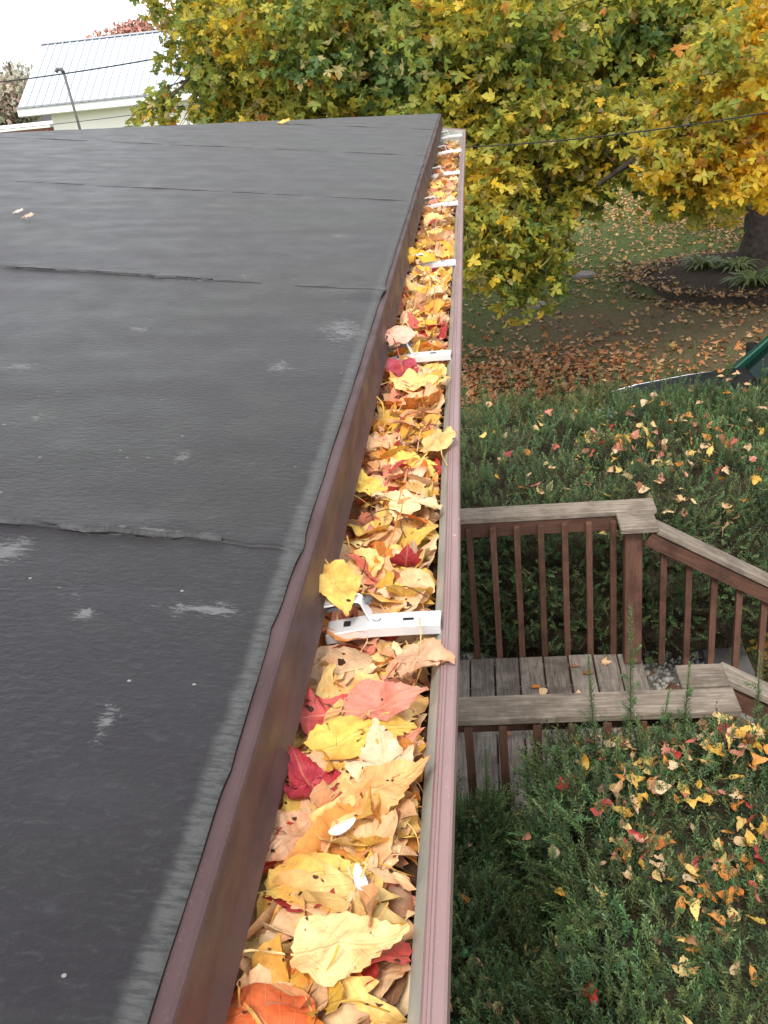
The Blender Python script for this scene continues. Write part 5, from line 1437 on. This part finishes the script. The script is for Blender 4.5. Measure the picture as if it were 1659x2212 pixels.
def cable(a, b, sag, r, label):
    a, b = Vector(a), Vector(b); pts = [a.lerp(b, i / 28) - Vector((0, 0, sag * 4 * (i / 28) * (1 - i / 28))) for i in range(29)]
    mb = MB(); mb.tube(pts, r, 6); o = mb.build('cable', M_wire); tag(o, label, 'cable')
a, b = wray(-250, 200, 30), wray(310, 114, 27); d_ = b - a
cable(a, b + d_ * .5, .2, .019, 'thick black overhead cable crossing in front of the pale metal roof')
a, b = wray(-100, 288, 32), wray(345, 233, 30)
cable(a, b + (b - a) * .5, .1, .010, 'thin overhead cable crossing low in front of the white wall')
a, b = wray(1000, 312, 7.2), wray(1660, 222, 5.6)
cable(tuple(a - (b - a) * .12), tuple(b + (b - a) * .4), .06, .0042, 'black service cable passing in front of the maple foliage')

# far left: pale tree, red tree behind the ridge, brick shed, van
def far_tree(x, y, h, r, cols, label, nl=2600, ls=.35):
    root = empty('distant_tree', (x, y, 0)); tag(root, label, 'tree')
    mb = MB(); mb.tube([(0, 0, 0), (0, 0, h * .5), (0, 0, h * .8)], [.35, .22, .08], 8); mb.build('trunk', M_bark, root, 0, True)
    lob = [(rng.normal(0, r * .4), rng.normal(0, r * .4), h - r * rng.uniform(.7, 1.5), r * rng.uniform(.4, .65)) for _ in range(12)]
    P = []
    for (a, b, c, q) in lob:
        d = rng.normal(size=(nl // 12, 3)); d /= np.linalg.norm(d, axis=1, keepdims=True); P.append(np.array((a, b, c)) + d * q * rng.random((nl // 12, 1)) ** .4)
    P = np.concatenate(P); n = len(P); v, f, l = gl[1]
    C = np.array(cols)[rng.integers(len(cols), size=n)] * rng.uniform(.7, 1.2, (n, 1))
    V, F, C, L = bake(v, f, rand_rot(n), P, np.full(n, ls), C, l, rng.uniform(0, 9, n))
    o = link('crown', fast_mesh('crown', V, F, C, L), M_leaf_ground, root); o['kind'] = 'stuff'
far_tree(-25.5, 60, 5.0, 2.4, [(.32, .36, .26), (.42, .40, .30), (.45, .34, .30)], 'hazy grey green tree at the left edge behind the buildings')  # paled leaf colours stand in for haze
far_tree(-25.9, 86, 8.6, 2.6, [(.50, .26, .22), (.56, .30, .25)], 'red leaved tree showing above the metal roof ridge')  # reds lightened, haze put into the leaf colour
far_tree(-33, 78, 6.3, 3.6, [(.36, .38, .30), (.44, .42, .34)], 'pale tree line farthest left beyond the hazy grey green tree')  # pale leaf tones painted in for haze
far_tree(4, 62, 9, 5, [(.16, .2, .08), (.3, .26, .08)], 'tall green tree behind the right end of the white building', 2600, .5)
far_tree(16, 48, 10, 6, [(.12, .16, .05), (.22, .2, .06)], 'broad dark green tree across the far lawn', 3200, .5)
far_tree(26, 42, 9, 5.5, [(.12, .16, .05), (.30, .24, .06)], 'broad yellow green tree farthest right across the lawn', 3000, .5)
# distant ground horizon hedge line
shed = empty('brick_shed', (-21.5, 50, 0)); tag(shed, 'small faded brick shed at the left edge beside the white building', 'shed')
mb = MB(); mb.box((0, 0, .95), (4.2, 3, 1.9)); mb.build('wall', M_brick, shed)
mb = MB(); mb.box((0, 0, 1.98), (4.6, 3.4, .14)); mb.build('roof', M_fascia, shed, .02)
barn = empty('low_building', (-33, 66, 0)); tag(barn, 'low greyish purple building with windows behind the brick shed', 'building')
mb = MB(); mb.box((0, 0, 1.1), (14, 5, 2.2)); mb.build('wall', simple('mauve_wall', (.30, .27, .33), .7), barn)
mb = MB(); mb.add([(-7.4, -3, 2.2), (7.4, -3, 2.2), (7.4, 0, 3.1), (-7.4, 0, 3.1), (7.4, 3, 2.2), (-7.4, 3, 2.2)], [(0, 1, 2, 3), (3, 2, 4, 5), (0, 3, 5), (1, 4, 2), (0, 5, 4, 1)]); mb.build('roof', simple('slate_roof', (.26, .27, .32), .6), barn)
for k in range(5):
    mb = MB(); mb.box((-5 + k * 2.6, -2.52, 1.2), (1.1, .06, .9)); w_ = mb.build('window', M_fascia, barn); mb = MB(); mb.box((-5 + k * 2.6, -2.56, 1.2), (.9, .03, .72)); mb.build('pane', M_glass, w_)
